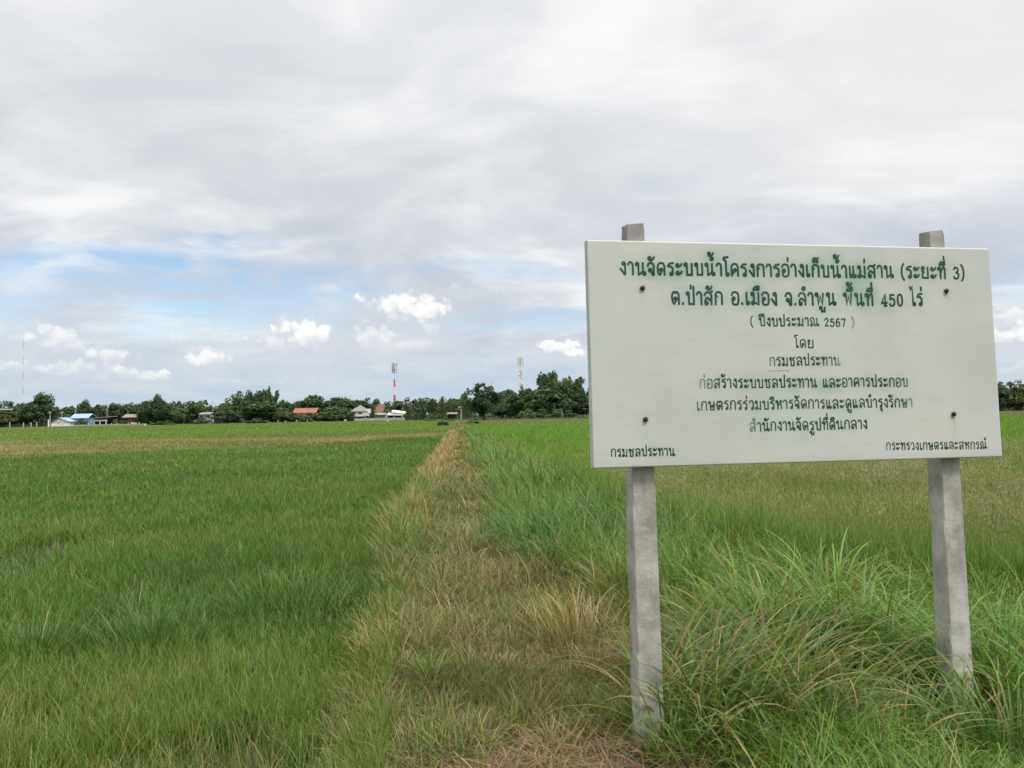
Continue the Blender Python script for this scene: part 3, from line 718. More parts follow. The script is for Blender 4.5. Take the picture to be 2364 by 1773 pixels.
def proto_open(key, pal):
    P, Rr = [], []; paths = [([(0, 0, -.02), (.005, 0, .15), (-.01, .01, .34)], .020, .015)]
    for i in range(16):
        a = i * 2.4 + rng.uniform(-.3, .3); el_ = rng.uniform(.35, 1.25); L_ = rng.uniform(.38, .62) * (1.0 if el_ < .9 else 1.12)
        b0 = np.array((0, 0, rng.uniform(.2, .36))); d = np.array((math.cos(a) * math.cos(el_) * .85, math.sin(a) * math.cos(el_) * .85, math.sin(el_)))
        tip = b0 + d * L_; mid = b0 + d * L_ * .5 + rng.normal(0, .02, 3)
        paths.append(([tuple(b0), tuple(mid), tuple(tip)], .011, .003))
        for j in range(7):
            t = rng.uniform(.25, 1.0); q = b0 + d * L_ * t + rng.normal(0, .055, 3); P.append(q); Rr.append(rng.uniform(.035, .075))
            if j < 3: paths.append(([tuple(b0 + d * L_ * t * .8), tuple(q)], .004, .0015))
    for i in range(26):
        a = rng.uniform(0, 6.28); r_ = rng.uniform(0, .34); P.append(np.array((r_ * math.cos(a), r_ * math.sin(a), rng.uniform(.2, .5)))); Rr.append(rng.uniform(.07, .12))
    PROTO[key] = (crown_mesh(key + ' leaves', P, Rr, 80, .021, pal), limb_mesh(key + ' wood', paths))
def proto_palm(key, pal):
    paths = [([(0, 0, -.02), (.02, 0, .35), (.0, 0, .72)], .022, .014)]; vs, qs, cs = [], [], []; k = 0
    for i in range(22):
        a = i * 2.4; up = rng.uniform(-.2, 1.1); L_ = .36
        pts = []; p = np.array((0, 0, .72)); th = math.pi / 2 - up
        for j in range(8):
            th += .16; p = p + np.array((math.cos(a) * math.sin(th), math.sin(a) * math.sin(th), math.cos(th))) * L_ / 8; pts.append(p.copy())
        pts = np.array(pts); c = np.repeat(pts, 10, 0) + rng.normal(0, .012, (80, 3)) - np.array((0, 0, .015))
        v, q, cc = leaf_quads(c, .045, mixc(pal[0], pal[1], rng.random(80)), .7, .16); vs.append(v); qs.append(q + k); cs.append(cc); k += len(v)
    PROTO[key] = (np_mesh(key + ' leaves', np.concatenate(vs), np.concatenate(qs), None, np.concatenate(cs)), limb_mesh(key + ' wood', paths))
def proto_bush(key, pal, size=.07):
    P, Rr, paths = [], [], []
    for i in range(22):
        a = rng.uniform(0, 6.28); r_ = rng.uniform(0, 1) ** .5; z = .12 + .66 * rng.random() * (1 - .6 * r_ ** 2)
        P.append(np.array((.40 * r_ * math.cos(a), .40 * r_ * math.sin(a), z))); Rr.append(rng.uniform(.12, .2))
        if i % 4 == 0: paths.append(([(0, 0, -.03), tuple(P[-1] * .5), tuple(P[-1])], .02, .006))
    PROTO[key] = (crown_mesh(key + ' leaves', P, Rr, 60, size, pal), limb_mesh(key + ' wood', paths))
def proto_column(key, pal):  # slim, leafy nearly to the ground
    P, Rr, paths = [], [], [([(0, 0, -.02), (.02, 0, .5), (0, 0, .9)], .03, .01)]
    for i in range(34):
        z = rng.uniform(.08, .93); a = rng.uniform(0, 6.28); r_ = rng.uniform(.05, .38) * (1 - abs(z - .45) * .9)
        P.append(np.array((r_ * math.cos(a), r_ * math.sin(a), z))); Rr.append(rng.uniform(.08, .13))
        if i % 5 == 0: paths.append(([(0, 0, z - .12), tuple(P[-1])], .01, .004))
    PROTO[key] = (crown_mesh(key + ' leaves', P, Rr, 55, .035, pal, .3), limb_mesh(key + ' wood', paths))
proto_broad('round a', (C_DARK, C_MID)); proto_broad('round b', (C_DARK * 1.1, C_LIGHT * .8), 40, .12, 80, rag=.02); proto_broad('round c', (C_MID, C_OLIVE), 36, .1, rag=.02)
proto_broad('dark', (C_DARK * .8, C_DARK * 1.35), 34, .14); proto_broad('ragged', (C_DARK, C_MID * 1.1), 30, .14, 66, rag=.05); proto_broad('tufted', (C_MID, C_LIGHT), 26, .2, 60, rag=.06)
proto_umbrella('umbrella', (C_DARK, C_MID)); proto_umbrella('umbrella b', (C_DARK * .9, C_MID * .8))
proto_bamboo('bamboo', (C_MID, C_LIGHT * .9)); proto_bamboo('bamboo b', (C_DARK * 1.1, C_MID * 1.15), 36, .5); proto_bamboo('plume', (C_MID, C_LIGHT * .8), 12, .3, .5)
proto_open('open', (C_DARK, C_MID * .85)); proto_palm('palm', (C_DARK, C_MID)); proto_bush('bush', (C_DARK, C_MID)); proto_bush('bush b', (C_MID, C_LIGHT)); proto_column('column', (C_MID * .9, C_OLIVE * .75)); proto_column('column b', (C_DARK, C_MID))

def tree(kind, px, top, wpx, Y, label, base=None, group=None, name='tree', cat='tree', rz=None):
    if kind == 'open': wpx *= 1.25
    """a tree whose tip is seen at (px, top) and whose crown is wpx wide in the photograph's pixels, standing at depth Y"""
    tip = at(px, top, Y); x = tip.x; z0 = float(gz(x, Y)) if base is None else base
    h = (tip.z - z0) * 1.02; w = wpx / F * Y * 1.3
    root = thing(name, label, cat, (x, Y, z0 - .05), 0, group)
    cr_, wd = PROTO[kind]; rot = random.uniform(0, 6.28) if rz is None else rz
    for nm, me, m in (('trunk' if name != 'shrub' else 'stem', wd, BARK), ('crown', cr_, LEAF)):
        o = link(nm, me, None, root); o.scale = (w, w, h); o.rotation_euler = (0, 0, rot)
        if not me.materials: me.materials.append(m)
    return root
def z1(x, y): return x / 4.424, y / 4.424 + 740
def z2(x, y): return x / 4.424 + 450, y / 4.424 + 820
def z3(x, y): return x / 4.424 + 900, y / 4.424 + 800
GT = 'trees along the village edge'
T = [  # kind, view, x, y of the tip, width in that view, depth, label
    ('ragged', z1, 425, 745, 250, 352, 'tall tree with one crooked top branch, beside the blue-roofed house'),
    ('round b', z1, 330, 830, 250, 350, 'bushy tree under the crooked-topped tree at the left end of the village'),
    ('round c', z1, 30, 930, 300, 345, 'low olive tree at the far left end of the village'),
    ('round a', z1, 205, 845, 150, 356, 'small dark tree between the olive tree and the crooked-topped tree'),
    ('dark', z1, 860, 815, 150, 378, 'round dark tree standing up behind the blue roof'),
    ('round c', z1, 580, 905, 210, 372, 'brownish green tree just behind the blue-roofed house'),
    ('round a', z1, 700, 880, 190, 384, 'dense tree over the ridge of the blue-roofed house'),
    ('bush', z1, 830, 990, 90, 345, 'small tree in front of the blue house wall, beside the long open shed'),
    ('round b', z1, 1000, 870, 200, 380, 'mid green tree behind the long open shed'),
    ('ragged', z1, 1165, 845, 170, 380, 'tree behind the gap between the open shed and the red wooden house'),
    ('round a', z1, 1310, 850, 230, 384, 'wide tree rising behind the grey roof of the red wooden house'),
    ('dark', z1, 1600, 763, 210, 352, 'tall dark tree crowding the right side of the red wooden house'),
    ('ragged', z1, 1500, 820, 200, 354, 'dark tree leaning over the red wooden house'),
    ('round a', z1, 1680, 830, 230, 350, 'dark bushy tree joined to the tall dark tree on its right'),
    ('umbrella', z1, 1828, 815, 75, 392, 'thin tree with a small umbrella crown above the dark trees'),
    ('tufted', z1, 1840, 890, 210, 360, 'pale feathery tree below the small umbrella tree'),
    ('round b', z1, 1985, 838, 210, 365, 'light green tree left of the small grey-roofed house'),
    ('bush', z1, 2060, 985, 150, 350, 'round bush in front of the small grey-roofed house'),
    ('dark', z1, 2150, 885, 170, 384, 'dark tree behind the small grey-roofed house'),
    ('round b', z2, 30, 482, 170, 372, 'tree with a bare top right of the small grey-roofed house'),
    ('tufted', z2, 410, 398, 260, 350, 'olive green tree at the left of the tallest clump in the village'),
    ('dark', z2, 560, 374, 190, 348, 'dark tree with a pointed top in the middle of the tall clump'),
    ('ragged', z2, 690, 358, 240, 346, 'broad tree against the drooping bamboo in the tall clump'),
    ('plume', z2, 785, 284, 190, 338, 'tall bamboo with drooping feathery tips, highest of the left village trees'),
    ('round a', z2, 700, 470, 420, 334, 'wide bushy tree filling the foot of the tall clump'),
    ('round b', z2, 330, 560, 260, 338, 'low spreading tree at the foot of the olive tree'),
    ('round b', z2, 900, 458, 150, 350, 'lower tree stepping down beside the drooping bamboo'),
    ('round c', z2, 860, 540, 160, 332, 'small olive tree at the right foot of the tall clump'),
    ('round b', z2, 1050, 470, 170, 372, 'tree just left of the domed tree behind the red roof'),
    ('round a', z2, 1205, 403, 280, 374, 'domed tree behind the red tiled roof'),
    ('umbrella', z2, 1465, 424, 300, 380, 'flat-topped dark rain tree between the red roof and the white house'),
    ('round b', z2, 1430, 520, 330, 360, 'broad tree below the flat-topped rain tree'),
    ('umbrella b', z2, 1665, 450, 240, 386, 'spreading tree behind the grey hipped roof of the white house'),
    ('bush', z2, 1010, 575, 190, 338, 'clipped dark shrub under the left end of the red roof'),
    ('bush', z2, 1170, 575, 190, 337, 'clipped dark shrub under the right end of the red roof'),
    ('bush b', z2, 1120, 615, 150, 333, 'lighter shrub low in front of the red-roofed house'),
    ('bush', z2, 1390, 565, 240, 338, 'large rounded shrub left of the white house'),
    ('bush', z2, 1530, 545, 170, 340, 'tall shrub touching the left wall of the white house'),
    ('column b', z2, 1820, 540, 75, 336, 'narrow dark tree between the white house and the brown-roofed house'),
    ('umbrella', z2, 1840, 493, 220, 392, 'wide tree behind the brown tiled roof'),
    ('palm', z2, 1966, 486, 110, 334, 'coconut palm in front of the brown-roofed house'),
    ('round a', z2, 2080, 486, 220, 380, 'tree behind the slanting white awning'),
    ('column', z3, 178, 575, 80, 318, 'slim tree at the end of the grey wall, first of the row'),
    ('column', z3, 262, 570, 78, 316, 'slim tree second in the row past the grey wall'),
    ('column b', z3, 338, 575, 100, 315, 'slim tree in the middle of the row, right of the dark doorway'),
    ('umbrella b', z3, 345, 543, 190, 392, 'low domed tree beside the concrete water tank'),
    ('round a', z3, 440, 530, 110, 386, 'dark tree right behind the concrete water tank'),
    ('column', z3, 538, 538, 100, 300, 'slim pale tree last in the row, at the end of the grass bank'),
    ('round b', z3, 620, 545, 170, 372, 'mid green tree behind the dark shed'),
    ('umbrella', z3, 680, 528, 260, 390, 'flat wide rain tree left of the lone tree'),
    ('open', z3, 955, 350, 350, 232, 'lone open-crowned tree standing at the edge of the right paddy'),
    ('tufted', z3, 765, 455, 110, 250, 'thin pale tree close beside the lone open-crowned tree'),
    ('umbrella b', z3, 1190, 433, 260, 330, 'dark flat-crowned tree behind the lone tree, left of the bamboo'),
    ('bamboo b', z3, 1280, 420, 330, 300, 'bushy bamboo at the left end of the big bamboo grove'),
    ('round a', z3, 1150, 500, 260, 306, 'dark tree between the lone tree and the bamboo grove'),
    ('plume', z3, 1375, 357, 110, 312, 'single leaning bamboo plume beside the lattice tower'),
    ('round b', z3, 1420, 430, 260, 302, 'dense bush of bamboo leaves below the leaning plume'),
    ('ragged', z3, 1570, 278, 180, 305, 'tall clump rising left of the highest bamboo top'),
    ('ragged', z3, 1655, 258, 170, 306, 'highest rounded top of the bamboo grove'),
    ('bamboo', z3, 1735, 298, 260, 302, 'arching bamboo right of the highest top in the grove'),
    ('bamboo', z3, 1870, 284, 290, 300, 'tall arching bamboo near the left edge of the notice board'),
    ('bamboo b', z3, 1980, 400, 250, 298, 'dark bamboo running behind the edge of the notice board'),
    ('round a', z3, 1620, 410, 420, 298, 'wide dark mass at the foot of the bamboo grove'),
    ('dark', z3, 1850, 450, 330, 296, 'dark low tree under the tall arching bamboo'),
    ('bush b', z3, 1405, 612, 140, 280, 'small round tree in front of the bamboo grove'),
    ('bush', z3, 1545, 622, 150, 282, 'dark shrub right of the small round tree before the grove'),
    ('bush b', z3, 1710, 615, 130, 282, 'leafy shrub below the arching bamboo'),
    ('bush', z3, 1830, 640, 130, 284, 'low shrub beside the wooden rail fence'),
]
for kind, vw, x, y, w, Y, lab in T:
    px, py = vw(x, y); sh = kind.startswith('bush')
    tree(kind, px, py, w / 4.424, Y, lab, group=GT, name='shrub' if sh else ('palm_tree' if kind == 'palm' else ('bamboo' if kind in ('bamboo', 'bamboo b', 'plume') else 'tree')), cat='shrub' if sh else ('palm' if kind == 'palm' else ('bamboo' if kind in ('bamboo', 'bamboo b', 'plume') else 'tree')))
for px, py, w, lab, k_ in ((2300, 887, 55, 'dark tree seen past the right edge of the notice board', 'round a'), (2345, 893, 60, 'pale-topped tree at the right rim of the picture', 'round c'),
                           ):
    tree(k_, px, py, w, 330, lab, group=GT)
for i, (x, y, w, lab) in enumerate(((1640, 1025, 150, 'low bush in the field corner below the tall dark tree'), (1730, 1040, 110, 'second low bush right of the field-corner bush'), (1940, 1040, 110, 'low bush in front of the pale feathery tree'),
                                   (2060, 1050, 90, 'small bush left of the flowering hedge'), (2180, 1035, 90, 'dark low bush below the small grey-roofed house'))):
    px, py = z1(x, y); tree('bush b' if i % 2 else 'bush', px, py, w / 4.424, 290, lab, group='bushes at the field edge', name='shrub', cat='shrub')
for x, y, w, lab in ((215, 690, 130, 'low dark bush on the field edge left of the tall clump'), (300, 688, 80, 'small bush next to the low dark bush left of the tall clump'), (640, 640, 170, 'leafy bush at the foot of the tall clump'), (545, 690, 60, 'tiny bush in the paddy edge before the tall clump')):
    px, py = z2(x, y); tree('bush', px, py, w / 4.424, 285, lab, group='bushes at the field edge', name='shrub', cat='shrub')
for x, y, w, lab, Y in ((545, 735, 90, 'brown dry bush at the far end of the grass bank', 140), (850, 740, 130, 'brownish bush on the bank below the lone tree', 150)):
    px, py = z3(x, y); tree('bush c', px, py, w / 4.424, Y, lab, name='shrub', cat='shrub') if 'bush c' in PROTO else (proto_bush('bush c', (OLIVE * .6, RUST * .55)), tree('bush c', px, py, w / 4.424, Y, lab, name='shrub', cat='shrub'))
# the wood behind, one mass
def build_woods():
    P, Rr = [], []
    xs = np.arange(-330, 330, 3.2)
    for row, (Y, hh) in enumerate(((412, 7.5), (440, 9.5))):
        for x in xs:
            h = hh * (.75 + .55 * vnoise(x, Y, .06, 5)) + (2.5 if x > 130 else 0)
            for z in np.arange(.3, h, 1.9):
                P.append(np.array((x + rng.normal(0, 1.2), Y + rng.normal(0, 3), z + rng.normal(0, .4)))); Rr.append(rng.uniform(1.3, 2.3))
    me = crown_mesh('woods', P, Rr, 40, .8, (C_DARK * 1.1, C_LIGHT * .7))
    tag(link('woods', me, LEAF), kind='stuff')
build_woods()
def build_undergrowth():
    P, Rr = [], []
    for i in range(1500):
        x = rng.uniform(-260, 300); Y = np.interp(x, [-260, -120, -60, -10, 60, 300], [362, 362, 352, 350, 312, 330]) + rng.uniform(0, 14)
        for z in np.arange(0, rng.uniform(.6, 2.6) * (.5 + vnoise(x, Y, .07, 3)), .8): P.append(np.array((x, Y, z + PADDY))); Rr.append(rng.uniform(.6, 1.2))
    for i in range(420):                                          # weeds along the far edge of the right paddy
        x = rng.uniform(-30, 110); Y = rng.uniform(255, 292); P.append(np.array((x, Y, PADDY + .2))); Rr.append(rng.uniform(.35, .8))
    me = crown_mesh('undergrowth', P, Rr, 26, .38, (C_DARK, C_LIGHT * .9))
    tag(link('undergrowth', me, LEAF), kind='stuff')
build_undergrowth()

# ------------------------------------------------------------------ village
WHITE = wear('white render', (.62, .62, .60), (.74, .74, .72), .8, .8, .2)
GREYW = wear('grey render', (.30, .30, .29), (.42, .42, .40), .8, .85, .2)
BLUEROOF = wear('blue roof sheet', (.25, .36, .52), (.33, .45, .60), .6, .45, .4, stretch=(6, 1, 1))
BLUEW = wear('blue wall paint', (.20, .30, .46), (.26, .38, .54), .8, .8, .2)
GREYROOF = wear('grey roof tiles', (.19, .19, .19), (.29, .285, .28), .8, .8, .2, stretch=(1, 4, 4))
REDROOF = wear('red roof tiles', (.27, .105, .085), (.35, .15, .125), .9, .75, .2, stretch=(1, 4, 4))
BROWNROOF = wear('brown roof tiles', (.15, .075, .055), (.23, .115, .08), .9, .8, .2, stretch=(1, 4, 4))
REDWOOD = wear('red brown boards', (.085, .028, .024), (.14, .045, .036), .7, .8, .2, stretch=(6, 6, 1))
DARKWOOD = wear('dark boards', (.035, .028, .022), (.07, .055, .04), .7, .85, .2)
CONC = wear('pale concrete', (.38, .37, .34), (.52, .51, .48), 1.2, .85, .2)
DARKGLASS = mat('dark window glass', (.015, .018, .02), .15, .5)[0]
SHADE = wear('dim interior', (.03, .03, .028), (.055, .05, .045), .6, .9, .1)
STEEL = wear('galvanised steel', (.32, .33, .34), (.45, .46, .47), 1.5, .5, .4)
REDP = wear('faded red paint', (.42, .09, .06), (.52, .13, .09), 1.0, .6, .3)
WHITEP = wear('faded white paint', (.62, .62, .61), (.74, .74, .73), 1.0, .6, .3)
class Site:                                   # maps a view's readings to metres on an upright plane at depth Y
    def __init__(s, vw, Y): s.vw, s.Y = vw, Y
    def p(s, x, y): q = at(*s.vw(x, y), s.Y); return q.x, q.z
    def x(s, x, y=1000): return s.p(x, y)[0]
def gable_roof(x0, x1, y0, y1, ze, zr, over=.5, thick=.14, axis='x'):
    mb = MB()
    if axis == 'x':                           # ridge runs along x
        ym = (y0 + y1) / 2
        prof = [(y0 - over, ze), (ym, zr), (y1 + over, ze)]
        for (ya, za), (yb, zb) in zip(prof, prof[1:]):
            mb.add([(x0 - over, ya, za), (x1 + over, ya, za), (x1 + over, yb, zb), (x0 - over, yb, zb), (x0 - over, ya, za - thick), (x1 + over, ya, za - thick), (x1 + over, yb, zb - thick), (x0 - over, yb, zb - thick)],
                   [(0, 1, 2, 3), (7, 6, 5, 4), (0, 4, 5, 1), (1, 5, 6, 2), (2, 6, 7, 3), (3, 7, 4, 0)])
    else:
        xm = (x0 + x1) / 2
        prof = [(x0 - over, ze), (xm, zr), (x1 + over, ze)]
        for (xa, za), (xb, zb) in zip(prof, prof[1:]):
            mb.add([(xa, y0 - over, za), (xb, y0 - over, zb), (xb, y1 + over, zb), (xa, y1 + over, za), (xa, y0 - over, za - thick), (xb, y0 - over, zb - thick), (xb, y1 + over, zb - thick), (xa, y1 + over, za - thick)],
                   [(0, 1, 2, 3), (7, 6, 5, 4), (0, 4, 5, 1), (1, 5, 6, 2), (2, 6, 7, 3), (3, 7, 4, 0)])
    return mb
def hip_roof(x0, x1, y0, y1, ze, zr, over=.7, ridge=.0, thick=.15):
    xm = (x0 + x1) / 2; ym = (y0 + y1) / 2; L = ridge / 2
    v = [(x0 - over, y0 - over, ze), (x1 + over, y0 - over, ze), (x1 + over, y1 + over, ze), (x0 - over, y1 + over, ze), (xm - L - .05, ym, zr), (xm + L + .05, ym, zr)]
    v += [(a, b, c - thick) for a, b, c in v[:4]]
    return MB().add(v, [(0, 1, 5, 4), (1, 2, 5), (2, 3, 4, 5), (3, 0, 4), (0, 6, 7, 1), (1, 7, 8, 2), (2, 8, 9, 3), (3, 9, 6, 0), (9, 8, 7, 6)])
def window(parent, x0, x1, z0, z1_, y, frame=WHITEP):
    f = MB(); t = .09
    for a, b in (((x0 - t, y - .06, z0 - t), (x1 + t, y - .003, z0)), ((x0 - t, y - .06, z1_), (x1 + t, y - .003, z1_ + t)), ((x0 - t, y - .06, z0), (x0, y - .003, z1_)), ((x1, y - .06, z0), (x1 + t, y - .003, z1_)), (((x0 + x1) / 2 - .04, y - .055, z0), ((x0 + x1) / 2 + .04, y - .02, z1_))): f.box(a, b)
    fo = f.build('window', frame, parent)
    MB().box((x0, y - .018, z0), (x1, y - .006, z1_)).build('pane', DARKGLASS, fo)
def walls(parent, x0, x1, y0, y1, z0, z1_, m, name='wall', gable=None):
    mb = MB().box((x0, y0, z0), (x1, y1, z1_))
    if gable == 'y': mb.add([(x0, y0 + .002, z1_), (x1, y0 + .002, z1_), ((x0 + x1) / 2, y0 + .002, z1_ + (x1 - x0) * .26)], [(0, 1, 2)])
    return mb.build(name, m, parent)
def village():
    g0 = PADDY
    # the blue-roofed house
    S = Site(z1, 352); xa, zr = S.p(520, 992); xb, _ = S.p(705, 1030); _, ze = S.p(600, 1032); xm, _ = S.p(590, 1000)
    h = thing('house', 'small house with two light blue sheet roofs at the edge of the paddy', 'house', ((xa + xb) / 2, 352, g0)); ox, oy = (xa + xb) / 2, 352
    L = lambda v: v - ox
    walls(h, L(xa) + .7, L(xb) - .6, 0, 6, 0, ze - g0 - .1, WHITE, gable='y')
    gable_roof(L(xa) + .4, L(xb) - .4, 0, 6, ze - g0, zr - g0, .5, .15, 'y').build('roof', BLUEROOF, h)
    window(h, -1.4, .2, .8, 1.7, 0)
    x2, zr2 = S.p(640, 953); x3, _ = S.p(815, 990); _, ze2 = S.p(700, 996)
    walls(h, L(x2), L(x3) - .6, 7, 14, 0, ze2 - g0 - .05, BLUEW)
    gable_roof(L(x2), L(x3) - .3, 7, 14, ze2 - g0, zr2 - g0, .6, .15, 'x').build('roof', BLUEROOF, h)
    MB().box((L(xb) + .1, 5.2, 0), (L(xb) + 1.1, 6.95, 2.1)).build('door', DARKWOOD, h)
    # the long open shed
    S = Site(z1, 354); xa, za = S.p(870, 1003); xb, zb = S.p(1112, 980); ox = (xa + xb) / 2; L = lambda v: v - ox
    h = thing('shed', 'long open shed with a slanting thin roof and white pillars', 'shed', (ox, 354, g0))
    MB().add([(L(xa), -1, za - g0), (L(xb), -1, zb - g0), (L(xb), 8, zb - g0 + .25), (L(xa), 8, za - g0 + .25), (L(xa), -1, za - g0 - .28), (L(xb), -1, zb - g0 - .28), (L(xb), 8, zb - g0 - .03), (L(xa), 8, za - g0 - .03)],
             [(0, 1, 2, 3), (7, 6, 5, 4), (0, 4, 5, 1), (1, 5, 6, 2), (2, 6, 7, 3), (3, 7, 4, 0)]).build('roof', GREYROOF, h)
    _, zf = S.p(1000, 1012); _, zf2 = S.p(1000, 1030)
    MB().box((L(S.x(945)), -.1, zf2 - g0), (L(S.x(1095)), .05, zf - g0)).build('fascia', WHITE, h)
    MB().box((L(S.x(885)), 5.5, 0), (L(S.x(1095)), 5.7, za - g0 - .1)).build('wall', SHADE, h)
    for x in (963, 1022, 1085): MB().box((L(S.x(x)) - .14, -.35, 0), (L(S.x(x)) + .14, -.12, zf2 - g0 + .1)).build('pillar', WHITE, h)
    # the red wooden house
    S = Site(z1, 353); xa, zr = S.p(1255, 957); xb, ze = S.p(1415, 986); ox = (xa + xb) / 2; L = lambda v: v - ox
    _, zw = S.p(1300, 1040)
    h = thing('house', 'red brown wooden house with a grey roof raised on a pale base', 'house', (ox, 353, g0))
    walls(h, L(xa), L(xb), 0, 7, zw - g0, ze - g0 - .02, REDWOOD); walls(h, L(xa) + .4, L(xb) + 2.5, .3, 6.6, 0, zw - g0 - .003, DARKWOOD, 'base')
    gable_roof(L(xa), L(xb), 0, 7, ze - g0, zr - g0, .45, .14, 'x').build('roof', GREYROOF, h)
    MB().box((L(S.x(1335)), -.06, zw - g0 - .85), (L(S.x(1398)), .28, zw - g0 - .1)).build('panel', WHITE, h)
    window(h, -2.6, -1.2, zw - g0 + .8, zw - g0 + 2.2, 0, DARKWOOD); window(h, .6, 2.0, zw - g0 + .8, zw - g0 + 2.2, 0, DARKWOOD)
    lx0 = L(xb) + .3
    MB().add([(lx0, -.2, ze - g0 - .3), (lx0 + 4.6, -.2, ze - g0 - 1.1), (lx0 + 4.6, 6, ze - g0 - 1.1), (lx0, 6, ze - g0 - .3), (lx0, -.2, ze - g0 - .42), (lx0 + 4.6, -.2, ze - g0 - 1.22), (lx0 + 4.6, 6, ze - g0 - 1.22), (lx0, 6, ze - g0 - .42)],
             [(0, 1, 2, 3), (7, 6, 5, 4), (0, 4, 5, 1), (1, 5, 6, 2), (2, 6, 7, 3), (3, 7, 4, 0)]).build('lean_to_roof', GREYROOF, h)
    # the small grey-roofed house
    S = Site(z1, 356); xa, zr = S.p(2035, 938); xb, ze = S.p(2145, 956); ox = (xa + xb) / 2; L = lambda v: v - ox
    h = thing('house', 'small pale house with a flat grey roof among dark trees', 'house', (ox, 356, g0))
    walls(h, L(xa) + .4, L(xb) - .4, 0, 6, 0, ze - g0 - .02, GREYW); gable_roof(L(xa) + .3, L(xb) - .3, 0, 6, ze - g0, zr - g0, .5, .2).build('roof', GREYROOF, h)
    window(h, -2.2, -.4, ze - g0 - 1.7, ze - g0 - .5, 0); window(h, .4, 2.4, ze - g0 - 1.7, ze - g0 - .5, 0)
    # long flat roof at the far left
    S = Site(z1, 372); xa, zr = S.p(-160, 904); xb, ze = S.p(132, 914); ox = (xa + xb) / 2; L = lambda v: v - ox
    h = thing('warehouse', 'dark building with a long flat pale roof at the far left', 'building', (ox, 372, g0))
    walls(h, L(xa) + .5, L(xb) - .5, 0, 12, 0, ze - g0 - .02, DARKWOOD); MB().box((L(xa), -.8, ze - g0), (L(xb), 12.8, zr - g0)).build('roof', CONC, h)
    # the red tiled roof
    S = Site(z2, 362); xa, zr = S.p(1000, 541); xb, ze = S.p(1240, 586); ox = (xa + xb) / 2; L = lambda v: v - ox
    h = thing('house', 'house with a long red tiled roof half hidden by clipped shrubs', 'house', (ox, 362, g0))
    walls(h, L(xa) + .8, L(xb) - .8, 0, 8, 0, ze - g0 - .02, GREYW); gable_roof(L(xa) + .4, L(xb) - .4, 0, 8, ze - g0, zr - g0, .5, .18).build('roof', REDROOF, h)
    window(h, -2.5, -.7, 1, 2.2, 0); window(h, 1.2, 3.0, 1, 2.2, 0)
    # the white two-storey house
    S = Site(z2, 345); xa, zr = S.p(1602, 509); xb, ze = S.p(1748, 571); ox = (xa + xb) / 2; L = lambda v: v - ox
    _, zm = S.p(1650, 626); _, zw0 = S.p(1650, 600); _, zw1 = S.p(1650, 579)
    h = thing('house', 'white two-storey house with a grey pyramid roof and two dark upper windows', 'house', (ox, 345, g0))
    walls(h, L(xa), L(xb), 0, 6.5, zm - g0, ze - g0 - .02, WHITE); walls(h, L(xa) + .5, L(xb) - .2, .4, 6.3, 0, zm - g0 - .003, DARKWOOD, 'lower_wall')
    hip_roof(L(xa), L(xb), 0, 6.5, ze - g0, zr - g0, .55).build('roof', GREYROOF, h)
    window(h, L(S.x(1610)), L(S.x(1642)), zw0 - g0, zw1 - g0, 0); window(h, L(S.x(1674)), L(S.x(1706)), zw0 - g0, zw1 - g0, 0)
    _, zb0 = S.p(1760, 616); _, zb1 = S.p(1760, 598)
    MB().box((L(S.x(1728)), -1.3, zb0 - g0), (L(S.x(1790)), -1.18, zb1 - g0)).box((L(S.x(1728)), -1.17, zb0 - g0), (L(S.x(1790)), 3, zb0 - g0 + .15)).build('balcony', WHITE, h)
    MB().box((L(S.x(1745)) - .0, -1.1, 0), (L(S.x(1745)) + .25, -.85, zb0 - g0 - .003)).build('pillar', WHITE, h)
    _, zx = S.p(1700, 548); MB().box((L(S.x(1750)) + .05, 1, ze - g0 - .9), (L(S.x(1782)), 5, zx - g0)).build('side_wing', WHITE, h)
    # the brown-roofed house and its awning
    S = Site(z2, 352); xa, zr = S.p(1825, 499); xb, ze = S.p(1958, 573); ox = (xa + xb) / 2; L = lambda v: v - ox
    _, z0 = S.p(1900, 608); _, z1_ = S.p(1900, 588)
    h = thing('house', 'house with a steep brown tiled roof and a white band below it', 'house', (ox, 352, g0))
    walls(h, L(xa) + .5, L(xb) - .5, 0, 7, 0, ze - g0 - .02, GREYW); hip_roof(L(xa), L(xb), 0, 7, ze - g0, zr - g0, .4, 2.2).build('roof', BROWNROOF, h)
    MB().box((L(S.x(1845)), -1.5, z0 - g0), (L(S.x(1955)), -.003, z1_ - g0)).build('white_band', WHITE, h)
    S = Site(z2, 346); a = S.p(1998, 574); b = S.p(2140, 592); c = S.p(1955, 604); d = S.p(2118, 606); ox = (a[0] + b[0]) / 2; L = lambda v: v - ox
    h = thing('awning', 'white slanting double awning on posts beside the brown-roofed house', 'awning', (ox, 346, g0))
    for (p, q, nm) in ((a, b, 'upper_sheet'), (c, d, 'lower_sheet')):
        y0 = 0 if nm == 'lower_sheet' else .6
        MB().add([(L(p[0]), y0, p[1] - g0), (L(q[0]), y0, q[1] - g0), (L(q[0]), y0 + 5, q[1] - g0 + .7), (L(p[0]), y0 + 5, p[1] - g0 + .7), (L(p[0]), y0, p[1] - g0 - .42), (L(q[0]), y0, q[1] - g0 - .42), (L(q[0]), y0 + 5, q[1] - g0 + .5), (L(p[0]), y0 + 5, p[1] - g0 + .5)],
                 [(0, 1, 2, 3), (7, 6, 5, 4), (0, 4, 5, 1), (1, 5, 6, 2), (2, 6, 7, 3), (3, 7, 4, 0)]).build(nm, WHITE, h)
    for x in (1962, 2040, 2112): MB().box((L(S.x(x)) - .1, .1, 0), (L(S.x(x)) + .1, .3, S.p(x, 606)[1] - g0 - .3)).build('post', CONC, h)
